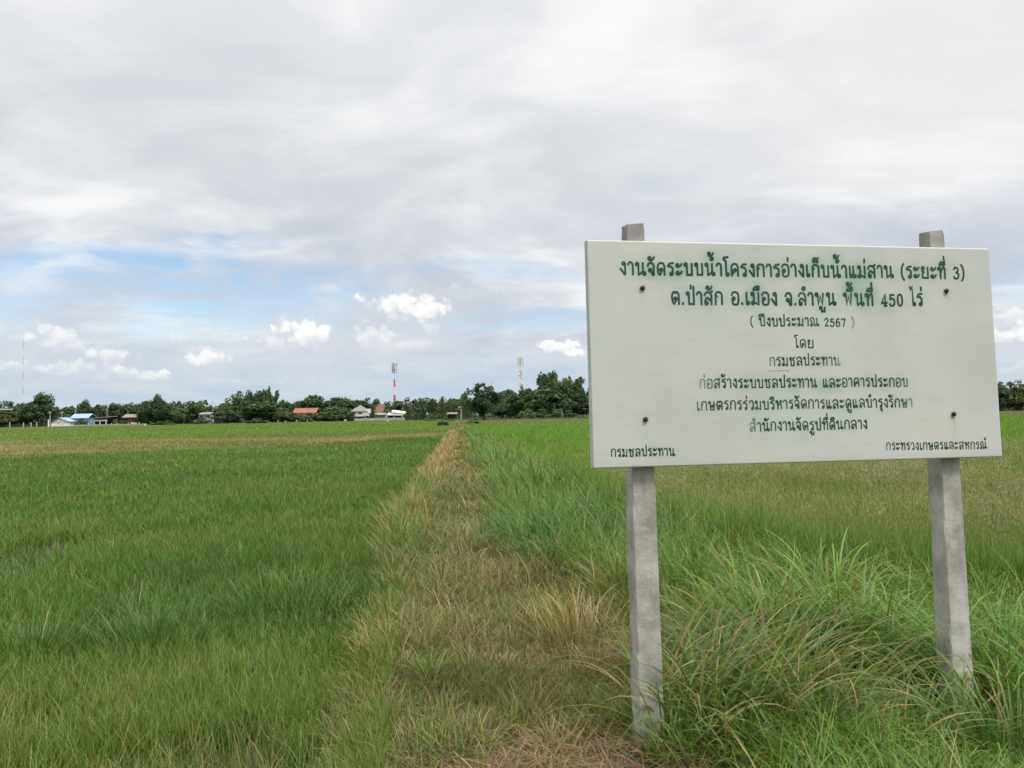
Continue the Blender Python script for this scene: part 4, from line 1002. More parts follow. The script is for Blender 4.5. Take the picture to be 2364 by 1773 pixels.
    MB().box((L(S.x(1960)), 5.2, 0), (L(S.x(2112)), 5.4, S.p(2040, 606)[1] - g0)).build('back_wall', SHADE, h)
    # low walls
    def low_wall(vw, Y, xa, xb, yt, m, lab):
        S = Site(vw, Y); a = S.x(xa); b = S.x(xb); z = S.p((xa + xb) / 2, yt)[1]; ox = (a + b) / 2
        w = thing('low_wall', lab, 'wall', (ox, Y, g0))
        MB().box((a - ox, 0, 0), (b - ox, .18, z - g0)).build('panel', m, w)
        n = max(2, int((b - a) / 3)); mb = MB()
        MB().box((a - ox - .05, -.04, z - g0 + .002), (b - ox + .05, .22, z - g0 + .09)).build('coping', m, w)
    low_wall(z2, 330, 1632, 2145, 642, GREYW, 'long grey wall in front of the white house and the awning')
    low_wall(z1, 340, 752, 1500, 1060, GREYW, 'low grey wall in front of the open shed and the red wooden house')
    low_wall(z1, 341, 522, 712, 1050, WHITE, 'low white wall in front of the blue-roofed house')
    low_wall(z1, 341.5, -150, 488, 1063, DARKWOOD, 'long dark low wall at the left of the blue-roofed house')
    # fence posts
    S = Site(z1, 338)
    pw = MB().box((-.13, -.13, -.1), (.13, .13, 1.0)).mesh('fence post')
    first = None
    for x, yt in ((100, 1038), (240, 1040), (318, 1040), (375, 1036), (903, 1042), (963, 1036), (1022, 1036), (1085, 1036), (1140, 1046), (1195, 1046), (1310, 1040), (1372, 1040), (1422, 1036)):
        o = link('fence_post', pw, CONC if not pw.materials else None, None, (S.x(x), 338, g0)); o.scale.z = S.p(x, yt)[1] - g0
        tag(o, 'white concrete fence post in the row before the blue-roofed house and sheds', 'fence post', 'white fence posts before the village')
    S = Site(z2, 322)
    for x, yt in ((757, 683), (853, 665), (1038, 660), (1150, 660), (925, 668)):
        o = link('fence_post', pw, None, None, (S.x(x), 322, g0)); o.scale.z = max(.8, S.p(x, yt)[1] - g0)
        tag(o, 'thin grey fence post before the clipped shrubs and the tall clump', 'fence post', 'fence posts before the shrubs')
    gp = thing('gate_post', 'pale pair of gate posts at the left end of the grey wall', 'gate post', (S.x(1518), 326, g0))
    for i, x in enumerate((1511, 1527)): MB().box((S.x(x) - S.x(1518) - .25, -.2, 0), (S.x(x) - S.x(1518) + .25, .2, S.p(x, 655)[1] - g0)).build('pillar', CONC, gp)
    # rail fence by the bamboo
    S = Site(z3, 292); a, b = S.x(1845), S.x(2060); ox = (a + b) / 2; rf = thing('rail_fence', 'low pale rail fence in front of the bamboo grove', 'fence', (ox, 292, g0))
    for z in (.75, 1.25): MB().box((a - ox, -.04, z), (b - ox, .04, z + .1)).build('rail', CONC, rf)
    for q in np.linspace(a - ox, b - ox, 8): MB().box((q - .07, .045, 0), (q + .07, .18, 1.45)).build('post', CONC, rf)
    # dark shed and water tank
    S = Site(z3, 330); xa, zr = S.p(580, 673); xb, ze = S.p(680, 686); ox = (xa + xb) / 2
    h = thing('shed', 'small dark open shed with a low grey roof behind the grass bank', 'shed', (ox, 330, g0))
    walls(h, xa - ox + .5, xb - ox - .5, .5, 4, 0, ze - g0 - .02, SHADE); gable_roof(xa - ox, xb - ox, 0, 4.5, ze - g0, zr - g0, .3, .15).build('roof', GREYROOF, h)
    for q in (xa - ox + .2, xb - ox - .2): MB().box((q - .08, -.1, 0), (q + .08, .06, ze - g0 - .05)).build('post', DARKWOOD, h)
    S = Site(z3, 400); xa, zr = S.p(360, 546); xb, ze = S.p(406, 586); ox = (xa + xb) / 2
    h = thing('water_tank', 'square concrete water tank on legs showing above the trees', 'water tank', (ox, 400, g0)); hw = (xb - xa) / 2
    MB().box((-hw, -hw, ze - g0), (hw, hw, zr - g0)).build('tank', CONC, h); MB().box((-hw - .25, -hw - .25, zr - g0 + .002), (hw + .25, hw + .25, zr - g0 + .3)).build('lid', CONC, h)
    for sx in (-1, 1):
        for sy in (-1, 1): MB().box((sx * (hw - .3) - .2, sy * (hw - .3) - .2, 0), (sx * (hw - .3) + .2, sy * (hw - .3) + .2, ze - g0 - .003)).build('leg', CONC, h)
    # poles
    def pole(vw, Y, x, yt, r_, lab, arms=True, m=CONC, nm='utility_pole'):
        S = Site(vw, Y); px, z = S.p(x, yt)
        h = thing(nm, lab, 'pole', (px, Y, g0)); MB().tube([(0, 0, -.1), (0, 0, z - g0)], [r_, r_ * .7], 8).build('shaft', m, h)
        if arms:
            MB().box((-.8, -r_ - .12, z - g0 - .7), (.8, -r_ - .01, z - g0 - .55)).build('cross_arm', STEEL, h)
            for q in (-.7, 0, .7): MB().tube([(q, -r_ - .06, z - g0 - .55), (q, -r_ - .06, z - g0 - .3)], .05, 6).build('insulator', WHITEP, h)
    pole(z1, 336, 511, 928, .17, 'concrete power pole at the left of the blue-roofed house'); pole(z1, 337, 634, 928, .15, 'concrete power pole rising in front of the blue roof')
    pole(z1, 335, 495, 1012, .3, 'short thick pale post at the foot of the power pole', False, WHITE); pole(z1, 366, 772, 900, .13, 'thin pole behind the blue roof', False)
    pole(z1, 360, 1094, 812, .12, 'tall thin aerial mast behind the open shed', False, STEEL, 'aerial_mast'); pole(z1, 364, 1306, 918, .12, 'thin pole behind the red wooden house', False)
    pole(z1, 366, 2171, 800, .13, 'tall thin aerial mast by the small grey-roofed house', False, STEEL, 'aerial_mast'); pole(z1, 380, 27, 832, .12, 'thin mast above the long flat roof', False, STEEL, 'aerial_mast')
    pole(z3, 285, 727, 603, .17, 'pale power pole left of the lone tree'); pole(z3, 336, 132, 612, .15, 'pale pole by the end of the white awning', False)
    # phone towers
    def tower_mono():
        S = Site(z2, 540); px, zt = S.p(2036, 86); h = thing('phone_tower', 'red and white banded pole tower with a cluster of aerials on top', 'phone tower', (px, 540, g0)); Zs = lambda y: S.p(2036, y)[1] - g0
        ys = [560, 480, 405, 320, 245, 168]
        MB().tube([(0, 0, 0), (0, 0, Zs(480))], [.85, .8], 10).build('shaft', WHITEP, h)
        for i in range(1, 5): MB().tube([(0, 0, Zs(ys[i]) + .01), (0, 0, Zs(ys[i + 1]))], [.8 - .13 * i + (.15 if i % 2 else -.12), .7 - .13 * i + (.15 if i % 2 else -.12)], 10).build('shaft', REDP if i % 2 else WHITEP, h)
        MB().tube([(0, 0, Zs(168)), (0, 0, Zs(86))], [.3, .2], 8).build('top_mast', STEEL, h)
        for k_, y in enumerate((110, 150)):
            MB().tube([(1.5 * math.cos(a), 1.5 * math.sin(a), Zs(y)) for a in np.linspace(0, 2 * math.pi, 13)], .12, 5).build('ring', STEEL, h)
            for j in range(6):
                a = j * math.pi / 3 + k_ * .5; x, y_ = 1.55 * math.cos(a), 1.55 * math.sin(a)
                MB().box((x - .3, y_ - .25, Zs(y) - 2.2), (x + .3, y_ + .25, Zs(y) + 2.2)).build('aerial', WHITEP if j % 2 else GREYW, h)
            for j in range(3):
                a = j * 2.09 + .4; MB().tube([(0, 0, Zs(y)), (1.5 * math.cos(a), 1.5 * math.sin(a), Zs(y))], .09, 5).build('arm', STEEL, h)
    tower_mono()
    def lattice(vw, Y, x, ytop, yant, wid, lab, bands, name, nant, guy=False, th=.13, ybase=None):
        S = Site(vw, Y); px, zt = S.p(x, ytop); H = zt - g0; h = thing(name, lab, 'phone tower' if not guy else 'radio mast', (px, Y, g0))
        Hl = S.p(x, yant)[1] - g0; nb = bands
        for b in range(nb):
            mb = MB(); za, zb = Hl * b / nb, Hl * (b + 1) / nb; n = max(2, int((zb - za) / (wid * 1.2 + .6)))
            W = lambda z: wid * (1 if guy else (1.9 - 1.1 * z / Hl)) / 2
            C = lambda z, k_: (W(z) * math.cos(k_ * 2.094 + .3), W(z) * math.sin(k_ * 2.094 + .3), z)
            for k_ in range(3): mb.tube([C(za, k_), C(zb, k_)], th, 5)
            for i in range(n):
                z0, z1_ = lerp(za, zb, i / n), lerp(za, zb, (i + 1) / n)
                for k_ in range(3): mb.tube([C(z0, k_), C(z1_, (k_ + 1) % 3)], th * .6, 4); mb.tube([C(z0, k_), C(z0, (k_ + 1) % 3)], th * .6, 4)
            mb.build('lattice_section', (STEEL if b % 2 == 0 else WHITEP) if guy else (REDP if b % 2 == 0 else WHITEP), h)
        if not guy:
            MB().tube([(0, 0, Hl), (0, 0, H)], [.12, .06], 6).build('lightning_rod', STEEL, h)
            for k_ in range(nant):
                zc = Hl - 1.6 - 3.0 * (k_ // 6); a = (k_ % 6) * 1.047; x_, y_ = 1.7 * math.cos(a), 1.7 * math.sin(a)
                MB().box((x_ - .25, y_ - .2, zc - 1.3), (x_ + .25, y_ + .2, zc + 1.3)).build('aerial', WHITEP if k_ % 3 else GREYW, h)
            for zz_ in (Hl - 1.6, Hl - 4.6): MB().tube([(1.55 * math.cos(a), 1.55 * math.sin(a), zz_) for a in np.linspace(0, 2 * math.pi, 13)], .1, 5).build('ring', STEEL, h)
            for k_, (zz_, sx) in enumerate(((.60, -1), (.66, 1), (.71, -1))):
                bm = bmesh.new(); bmesh.ops.create_cone(bm, cap_ends=True, segments=16, radius1=.8, radius2=.55, depth=.5, matrix=Matrix.Translation((sx * 1.0, -.9, Hl * zz_)) @ Matrix.Rotation(R(90), 4, 'X'))
                me = bpy.data.meshes.new('dish'); bm.to_mesh(me); bm.free(); link('dish', me, WHITEP, h)
        else:
            mb = MB()
            for k_ in range(3):
                for f_ in (.45, .95): a = k_ * 2.094 + .8; mb.tube([(0, 0, Hl * f_), (34 * math.cos(a), 34 * math.sin(a), .2)], .025, 4)
            mb.build('guy_wire', STEEL, h)
    lattice(z3, 560, 1333, 86, 112, 1.5, 'red and white lattice tower with dishes behind the bamboo plume', 9, 'phone_tower', 12, th=.10)
    lattice(z1, 760, 240, 133, 136, .9, 'very thin guyed radio mast far away at the left', 12, 'radio_mast', 0, True, th=.075)
    # small things out in the paddies
    def egret(vw, x, y, Y, lab):
        q = at(*vw(x, y), Y); zg = float(gz(q.x, Y)); h = thing('egret', lab, 'bird', (q.x, Y, zg + .12))
        bm = bmesh.new(); bmesh.ops.create_uvsphere(bm, u_segments=12, v_segments=8, radius=.16, matrix=Matrix.Translation((0, 0, .42)) @ Matrix.Rotation(R(25), 4, 'Y') @ Matrix.Diagonal((1.6, .8, .85, 1)))
        me = bpy.data.meshes.new('body'); bm.to_mesh(me); bm.free(); me.shade_smooth(); link('body', me, WHITEP, h)
        MB().tube([(.18, 0, .48), (.30, 0, .62), (.24, 0, .76), (.32, 0, .86), (.40, 0, .86)], [.06, .04, .035, .045, .02], 7).build('neck', WHITEP, h)
        MB().tube([(.40, 0, .86), (.54, 0, .83)], [.018, .004], 5).build('beak', BROWNROOF, h)
        for s in (-.05, .05): MB().tube([(.0, s, .34), (-.02, s, .15), (.0, s, -.12)], .012, 5).build('leg', DARKWOOD, h)
    egret(z1, 1480, 1097, 250, 'white egret standing in the paddy below the red wooden house'); egret(z2, 1970, 675, 240, 'white egret standing in the paddy below the coconut palm')
    q = at(*z2(1825, 728), 150); h = thing('dry_stump', 'small brown stump with a thin stick, alone in the left paddy', 'stump', (q.x, 150, PADDY))
    MB().tube([(0, 0, 0), (.05, 0, .5), (.0, .05, .85)], [.34, .26, .10], 8).build('stump', BARK, h, smooth=True); MB().tube([(.05, 0, .6), (-.25, 0, 1.25)], [.03, .015], 5).build('stick', BARK, h)
village()

# ------------------------------------------------------------------ grass
def blades(root, h, w, th0, bend, az, c0, c1, nseg, droop_pow=1.2):
    """ribbon blades: arrays of verts, quads and colours; th0 is the lean from upright at the root, bend what is added towards the tip"""
    n = len(root); t = np.linspace(0, 1, nseg + 1)
    tm = (t[1:] + t[:-1]) / 2
    th = th0[:, None] + bend[:, None] * tm[None] ** droop_pow
    st = (h / nseg)[:, None]
    z = np.concatenate([np.zeros((n, 1)), np.cumsum(np.cos(th) * st, 1)], 1)
    r = np.concatenate([np.zeros((n, 1)), np.cumsum(np.sin(th) * st, 1)], 1)
    tw = rng.uniform(-.9, .9, n)
    dx, dy = np.cos(az), np.sin(az); sx, sy = -np.sin(az + tw), np.cos(az + tw)
    wt = np.where(t < .35, .7 + .3 * t / .35, 1.0) * np.clip(1 - ((t - .35) / .65).clip(0) ** 1.6, .06, 1)
    hw = w[:, None] * wt[None] * .5
    px = root[:, 0:1] + dx[:, None] * r; py = root[:, 1:2] + dy[:, None] * r; pz = root[:, 2:3] + z
    V = np.empty((n, nseg + 1, 2, 3), np.float32)
    for s_, k in ((1, 0), (-1, 1)):
        V[:, :, k, 0] = px + s_ * hw * sx[:, None]; V[:, :, k, 1] = py + s_ * hw * sy[:, None]; V[:, :, k, 2] = pz
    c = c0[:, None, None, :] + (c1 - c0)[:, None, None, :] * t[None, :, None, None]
    C = np.broadcast_to(c, (n, nseg + 1, 2, 3)).reshape(-1, 3)
    b = (np.arange(n) * (nseg + 1) * 2)[:, None] + (np.arange(nseg) * 2)[None]
    Q = np.stack([b, b + 1, b + 3, b + 2], -1).reshape(-1, 4)
    return V.reshape(-1, 3), Q, C
def join(parts):
    vs, qs, cs = [], [], []; k = 0
    for v, q, c in parts: vs.append(v); qs.append(q + k); cs.append(c); k += len(v)
    return np.concatenate(vs), np.concatenate(qs), np.concatenate(cs)
def scatter(n, r0, r1, a0, a1, p=2.0):
    """points round the viewpoint, density falling with distance to the power p"""
    u = rng.random(n)
    r = r0 * (r1 / r0) ** u if abs(p - 2) < 1e-6 else (r0 ** (2 - p) + u * (r1 ** (2 - p) - r0 ** (2 - p))) ** (1 / (2 - p))
    a = rng.uniform(R(a0), R(a1), n)
    return r * np.sin(a), r * np.cos(a)
def vary(c, lo=.72, hi=1.35):
    n = len(c); k = rng.uniform(lo, hi, (n, 1)); hue = rng.normal(0, .06, (n, 1))
    return np.clip(c * k * np.concatenate([1 + hue, np.ones((n, 1)), 1 - hue], 1), .004, .6)
def pack(name, parts, mat_=GRASS):
    v, q, c = join(parts)
    return tag(link(name, np_mesh(name, v, q, None, c), mat_), kind='stuff')
def stuff_blades(name, x, y, h, w, th0, bend, c0, c1, near_r=11):
    r = np.hypot(x, y); az = rng.uniform(0, 6.283, len(x)); root = np.stack([x, y, gz(x, y) - .01], -1)
    parts = []
    for m, seg in ((r < near_r, 4), ((r >= near_r) & (r < 40), 3), (r >= 40, 2)):
        if m.any(): parts.append(blades(root[m], h[m], w[m], th0[m], bend[m], az[m], c0[m], c1[m], seg))
    return pack(name, parts)

def left_paddy():
    x, y = scatter(1150000, 3.2, 345, -50, 14, 1.9)
    m = (x < xl(y) + .12) & (y > 1.6)
    x, y = x[m], y[m]; r = np.hypot(x, y)
    d = fnoise(x, y, 1.1, 41); d2 = fnoise(x, y, .35, 43)
    thin = sstep(.50, .34, d) * sstep(17, 7, y + 5 * d2) * .80
    bare = sstep(10, 5.5, y) * .06
    for c, q in WATER_SPOTS:
        thin = np.maximum(thin, .87 * sstep(q * 1.15, q * .55, np.hypot((x - c.x), (y - c.y) * .65) + .3 * (d - .5)))
    keep = rng.random(len(x)) > np.clip(thin + bare, 0, .97)
    x, y, r, d, d2 = x[keep], y[keep], r[keep], d[keep], d2[keep]; n = len(x)
    c = vary(field_col(x, y, False))
    dead = rng.random(n) < np.clip(.015 + .07 * sstep(9, 5, y) + .25 * sstep(.45, .3, d) * sstep(12, 7, y), 0, 1)
    c = np.where(dead[:, None], vary(np.broadcast_to(mixc(OLIVE, STRAW, np.array(.55)), c.shape)), c)
    h = (.16 + .20 * d2 + .09 * d) * rng.uniform(.6, 1.2, n) * np.where(y < 8, .88, 1.0); h = np.where(r > 60, .42 * rng.uniform(.7, 1.2, n), h)
    h = h * (1 - .38 * sstep(.75, .1, xl(y) - x) * sstep(11, 7, y))
    w = np.maximum(.0037, .00076 * r) * rng.uniform(.6, 1.3, n) * np.where(rng.random(n) < .12, 1.7, 1)
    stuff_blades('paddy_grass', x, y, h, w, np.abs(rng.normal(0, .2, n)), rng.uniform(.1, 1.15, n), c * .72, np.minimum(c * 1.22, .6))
left_paddy()

def right_paddy():
    x, y = scatter(700000, 4.2, 310, -10, 52, 1.9)
    m = (x > xr(y) - .15) & (y > 4.4)
    x, y = x[m], y[m]; r = np.hypot(x, y); n = len(x); d = fnoise(x, y, .8, 51); d2 = fnoise(x, y, .25, 53)
    c = vary(field_col(x, y, False))
    dead = rng.random(n) < .10 * sstep(30, 12, r)
    c = np.where(dead[:, None], vary(np.broadcast_to(OLIVE, c.shape)), c)
    h = np.interp(r, [0, 14, 26, 60, 300], [.72, .78, .62, .5, .45]) * (.75 + .5 * d) * rng.uniform(.6, 1.15, n)
    w = np.maximum(.0048, .0009 * r) * rng.uniform(.6, 1.25, n)
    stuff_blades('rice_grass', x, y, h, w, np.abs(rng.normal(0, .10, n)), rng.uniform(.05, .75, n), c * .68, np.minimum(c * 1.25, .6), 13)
right_paddy()

def seed_heads():
    """fine purple-brown flowering stalks standing over the right paddy"""
    x, y = scatter(70000, 7.0, 42, 2, 52, 1.8)
    d = fnoise(x, y, .3, 61); r = np.hypot(x, y)
    m = (x > xr(y) + .3) & (rng.random(len(x)) < (.6 * sstep(.36, .78, d + .08 * (fnoise(x, y, 1.5, 63) - .5) + .12 * sstep(8, 14, r) - .3 * sstep(24, 40, r) + .15 * sstep(14, 22, x))))
    x, y, d, r = x[m], y[m], d[m], r[m]; n = len(x)
    h = rng.uniform(.72, 1.02, n) * (.8 + .35 * d) * np.interp(r, [0, 20, 40], [1, 1, .8]); az = rng.uniform(0, 6.283, n); root = np.stack([x, y, gz(x, y)], -1)
    th0 = np.abs(rng.normal(0, .08, n)); bend = rng.uniform(.1, .45, n); c = vary(np.broadcast_to(mixc(G_YELL * .9, PLUME * .8, np.array(.35)), (n, 3)))
    parts = [blades(root, h, np.maximum(.0026, .0004 * r), th0, bend, az, c * .8, c, 3)]
    k = 7                                       # each head is a loose spray of tiny spikelets
    tip = root + np.stack([np.cos(az) * h * np.sin(th0 + bend * .4) * .8, np.sin(az) * h * np.sin(th0 + bend * .4) * .8, h * np.cos(th0 + bend * .4) * .96], -1)
    R2 = np.repeat(tip, k, 0) + rng.normal(0, .045, (n * k, 3)) * np.array((1, 1, 1.5)); rr = np.repeat(r, k)
    cc = vary(np.broadcast_to(PLUME, (n * k, 3)), .6, 1.4)
    parts.append(blades(R2, rng.uniform(.03, .075, n * k), np.maximum(.0026, .0005 * rr), rng.uniform(0, 1.2, n * k), rng.uniform(0, .8, n * k), rng.uniform(0, 6.283, n * k), cc, cc * 1.1, 1))
    pack('seed_heads', parts)
seed_heads()

def post_dip(x, y):                             # trodden low in front of the right post
    return 1 - .72 * np.exp(-(((x - 2.42) / .55) ** 2 + ((y - 4.05) / .75) ** 2)) - .6 * np.exp(-(((x - .62) / .22) ** 2 + ((y - 3.9) / .35) ** 2))
def bund_grass():
    x, y = scatter(620000, 2.0, 260, -42, 54, 1.85)
    o = dist_out(x, y); m = (o < .22) & (y > 1.3)
    x, y = x[m], y[m]; r = np.hypot(x, y); n = len(x)
    d = x - xl(y); n1 = fnoise(x, y, 1.3, 71); n2 = fnoise(x, y, .45, 73); n3 = fnoise(x, y, 3.0, 75)
    lush = sstep(.0, .5, d - np.interp(y, [0, 4, 6, 7.5, 10, 20, 40], [1.2, 1.4, 2.05, 1.85, 1.35, 1.3, 1.3]) + .9 * (fnoise(x, y, .9, 8) - .5)); lush *= sstep(140, 70, y)
    side = sstep(.75, .15, d) * sstep(7, 11, y)                  # taller dry grass down the left shoulder
    path = (1 - lush) * (1 - side)
    strawy = np.clip(.28 * path + .50 * side * sstep(.3, .6, n2 + .2) + .07 * lush - .25 * path * sstep(.5, .35, n1) + .42 * path * sstep(.50, .66, n1), 0, .93)
    # straw lying by the foot of the left post
    heap = np.exp(-(((x - .25) / .75) ** 2 + ((y - 3.75) / .55) ** 2)); strawy = np.maximum(strawy, sstep(.25, .6, heap) * .97)
    is_straw = rng.random(n) < strawy
    c = field_col(x, y)
    green = mixc(np.broadcast_to(G_LUSH, c.shape), np.broadcast_to(G_YELL, c.shape), sstep(.35, .65, n2 + .25 * sstep(6, 4, y)) * .8); green = mixc(green, np.broadcast_to(mixc(OLIVE, G_YELL, np.array(.5)), c.shape), path * .6)
    green = mixc(green, np.broadcast_to(G_DARK * 1.15, c.shape), lush * sstep(.48, .7, n1) * .7)
    green = mixc(green, np.broadcast_to(G_BRIGHT * 1.05, c.shape), lush * sstep(.45, .65, n2) * .8)
    st = mixc(np.broadcast_to(STRAW, c.shape), np.broadcast_to(RUST, c.shape), rng.random(n) ** 1.5 * .85); st = mixc(st, np.broadcast_to(OLIVE, c.shape), rng.random(n) * .5 * (1 - sstep(.2, .5, heap)))
    st = mixc(st, np.broadcast_to(np.array((.36, .25, .17)), c.shape), sstep(.2, .5, heap) * .8)
    brown = np.exp(-(((x - .55) / .8) ** 2 + ((y - 5.6) / 1.0) ** 2)) + .7 * np.exp(-(((x - .3) / .7) ** 2 + ((y - 9.5) / 1.3) ** 2)) * path; st = mixc(st, np.broadcast_to(np.array((.30, .185, .095)), c.shape), np.clip(brown, 0, 1) * .8); is_straw = is_straw | (rng.random(n) < .6 * brown * path)
    rusty = sstep(16, 26, y) * sstep(90, 60, y) * sstep(1.2, .3, d); st = mixc(st, np.broadcast_to(np.array((.40, .27, .15)), c.shape), rusty)
    is_straw |= rng.random(n) < rusty * .8
    c = vary(np.where(is_straw[:, None], st, green), .65, 1.3)
    h = (.10 + .20 * sstep(.3, .75, n1)) * path + (.26 + .34 * n1 * np.interp(y, [3, 6, 9], [.5, .8, 1.35])) * np.interp(y, [5, 9, 40, 80], [1, 1.4, 1.5, 1.0]) * lush + (.34 + .2 * n1) * side
    h = h * post_dip(x, y) * rng.uniform(.5, 1.35, n) * (1 - .35 * sstep(.3, .6, heap)); h = np.where(y > 60, h * .8 + .12, h)
    w = np.maximum(np.where(is_straw, .0034, .0048) * (1 + .5 * lush), .00085 * r) * rng.uniform(.6, 1.4, n)
    th0 = np.abs(rng.normal(0, .28, n)) + np.where(is_straw, rng.uniform(0, .9, n) * path, 0) + sstep(.2, .5, heap) * rng.uniform(.4, 1.2, n)
    bend = rng.uniform(.3, 1.8, n) * (.7 + .8 * lush)
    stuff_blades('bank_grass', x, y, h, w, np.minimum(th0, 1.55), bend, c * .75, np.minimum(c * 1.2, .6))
    # flattened litter of dead stalks over the trodden part and the heap
    x, y = scatter(60000, 2.0, 26, -34, 40, 1.8); d = x - xl(y)
    hp = np.exp(-(((x - .25) / .8) ** 2 + ((y - 3.75) / .6) ** 2))
    n2 = fnoise(x, y, 1.2, 81)
    m = (dist_out(x, y) < .1) & (y > 1.3) & (rng.random(len(x)) < np.clip(sstep(2.3, .9, d) * (.08 + .42 * sstep(.48, .65, n2)) + sstep(.15, .5, hp), .05, 1))
    x, y, hp = x[m], y[m], hp[m]; n = len(x); r = np.hypot(x, y)
    root = np.stack([x, y, gz(x, y) + rng.uniform(.005, .05, n) + .07 * hp * rng.random(n)], -1)
    c = vary(mixc(mixc(np.broadcast_to(STRAW, (n, 3)), np.broadcast_to(RUST, (n, 3)), rng.random(n)), np.broadcast_to(np.array((.34, .22, .15)), (n, 3)), sstep(.15, .5, hp)), .5, 1.3)
    pack('dry_straw', [blades(root, rng.uniform(.07, .28, n), np.maximum(.0036, .0008 * r) * rng.uniform(.6, 1.2, n), rng.uniform(1.2, 1.65, n), rng.uniform(-.25, .25, n), rng.uniform(0, 6.283, n), c, c * 1.05, 2)])
bund_grass()

def tufts(name, cx, cy, per, h, rad, bend, c0, c1, w, strawp):
    """many small clumps, each leaning out from its own root"""
    n = len(cx); k = np.repeat(np.arange(n), per); m = n * per
    a = rng.uniform(0, 6.283, m); q = rad[k] * rng.random(m) ** .7
    x = cx[k] + q * np.cos(a); y = cy[k] + q * np.sin(a); r = np.hypot(x, y)
    c = vary(mixc(c0[k], c1[k], rng.random(m)), .72, 1.3)
    c = np.where((rng.random(m) < strawp[k])[:, None], vary(mixc(np.broadcast_to(STRAW, (m, 3)), np.broadcast_to(RUST, (m, 3)), rng.random(m))), c)
    return pack(name, [blades(np.stack([x, y, gz(x, y) - .01], -1), h[k] * rng.uniform(.4, 1.15, m), np.maximum(w[k], .0008 * r) * rng.uniform(.6, 1.3, m),
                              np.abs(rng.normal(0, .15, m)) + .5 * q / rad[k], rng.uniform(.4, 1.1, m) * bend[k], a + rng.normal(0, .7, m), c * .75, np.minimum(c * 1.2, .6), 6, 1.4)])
def bank_tufts():
    x, y = scatter(5200, 2.6, 60, -34, 46, 1.75); m = (dist_out(x, y) < .1) & (y > 1.6); x, y = x[m], y[m]; n = len(x)
    d = x - xl(y); lush = sstep(-.1, .4, d - np.interp(y, [0, 4, 6, 7.5, 10, 20, 40], [1.2, 1.4, 2.05, 1.85, 1.35, 1.3, 1.3]) + .5 * (fnoise(x, y, .9, 8) - .5))
    keep = rng.random(n) < np.where(lush > .5, .6, .5); x, y, lush, d = x[keep], y[keep], lush[keep], d[keep]; n = len(x)
    pick = rng.random(n)[:, None]; B = lambda c: np.broadcast_to(c, (n, 3))
    c0 = np.where(lush[:, None] > .5, np.where(pick < .3, B(G_DARK * 1.1), np.where(pick < .62, B(G_LUSH), np.where(pick < .85, B(G_YELL), B(OLIVE)))), np.where(pick < .3, B(OLIVE), np.where(pick < .6, B(G_YELL * 1.1), np.where(pick < .8, B(G_LUSH * .9), B(STRAW)))))
    c1 = np.where(lush[:, None] > .5, np.where(pick < .3, B(G_LUSH), np.where(pick < .62, B(G_BRIGHT), np.where(pick < .85, B(OLIVE * 1.2), B(G_YELL * 1.1)))), np.where(pick < .3, B(STRAW * .9), np.where(pick < .6, B(OLIVE * 1.25), np.where(pick < .8, B(G_YELL), B(STRAW * .8)))))
    near = sstep(7.5, 4.5, y)
    h = np.where(lush > .5, rng.uniform(.35, .78, n) * (1 - .30 * near), rng.uniform(.12, .34, n) * (1 - .25 * near)); h *= np.where((d < .7) & (y > 8), 1.4, 1) * post_dip(x, y) * np.interp(y, [7, 11, 60], [1, 1.45, 1.5])
    tufts('bank_tufts', x, y, 34, h, np.where(lush > .5, rng.uniform(.10, .26, n), rng.uniform(.05, .16, n)), np.where(lush > .5, rng.uniform(1.1, 1.9, n), rng.uniform(.9, 1.7, n)), c0, c1,
          np.where(lush > .5, rng.uniform(.006, .0105, n), rng.uniform(.0045, .007, n)), np.where(lush > .5, .10, .3) * rng.uniform(0, 1.6, n))
bank_tufts()
def paddy_tufts():
    x, y = scatter(3800, 3.6, 40, -44, 12, 1.8); m = (x < xl(y) - .15) & (y > 2)
    for c_, q_ in WATER_SPOTS: m &= np.hypot(x - c_.x, (y - c_.y) * .65) > q_
    x, y = x[m], y[m]; n = len(x)
    b = fnoise(x, y, .5, 91); keep = rng.random(n) < sstep(.3, .65, b) * .8 + .1; x, y, b = x[keep], y[keep], b[keep]; n = len(x)
    pick = rng.random(n)[:, None]; B = lambda c: np.broadcast_to(c, (n, 3))
    c0 = np.where(pick < .5, B(G_DARK), np.where(pick < .85, B(G_PADDY), B(G_YELL * .9))); c1 = np.where(pick < .5, B(G_PADDY), np.where(pick < .85, B(G_LUSH), B(G_YELL * 1.1)))
    tufts('paddy_tufts', x, y, 30, rng.uniform(.24, .46, n) * np.where(y < 7, .85, 1), rng.uniform(.08, .22, n), rng.uniform(.5, 1.5, n), c0, c1, rng.uniform(.004, .0065, n), rng.uniform(0, .1, n))
paddy_tufts()

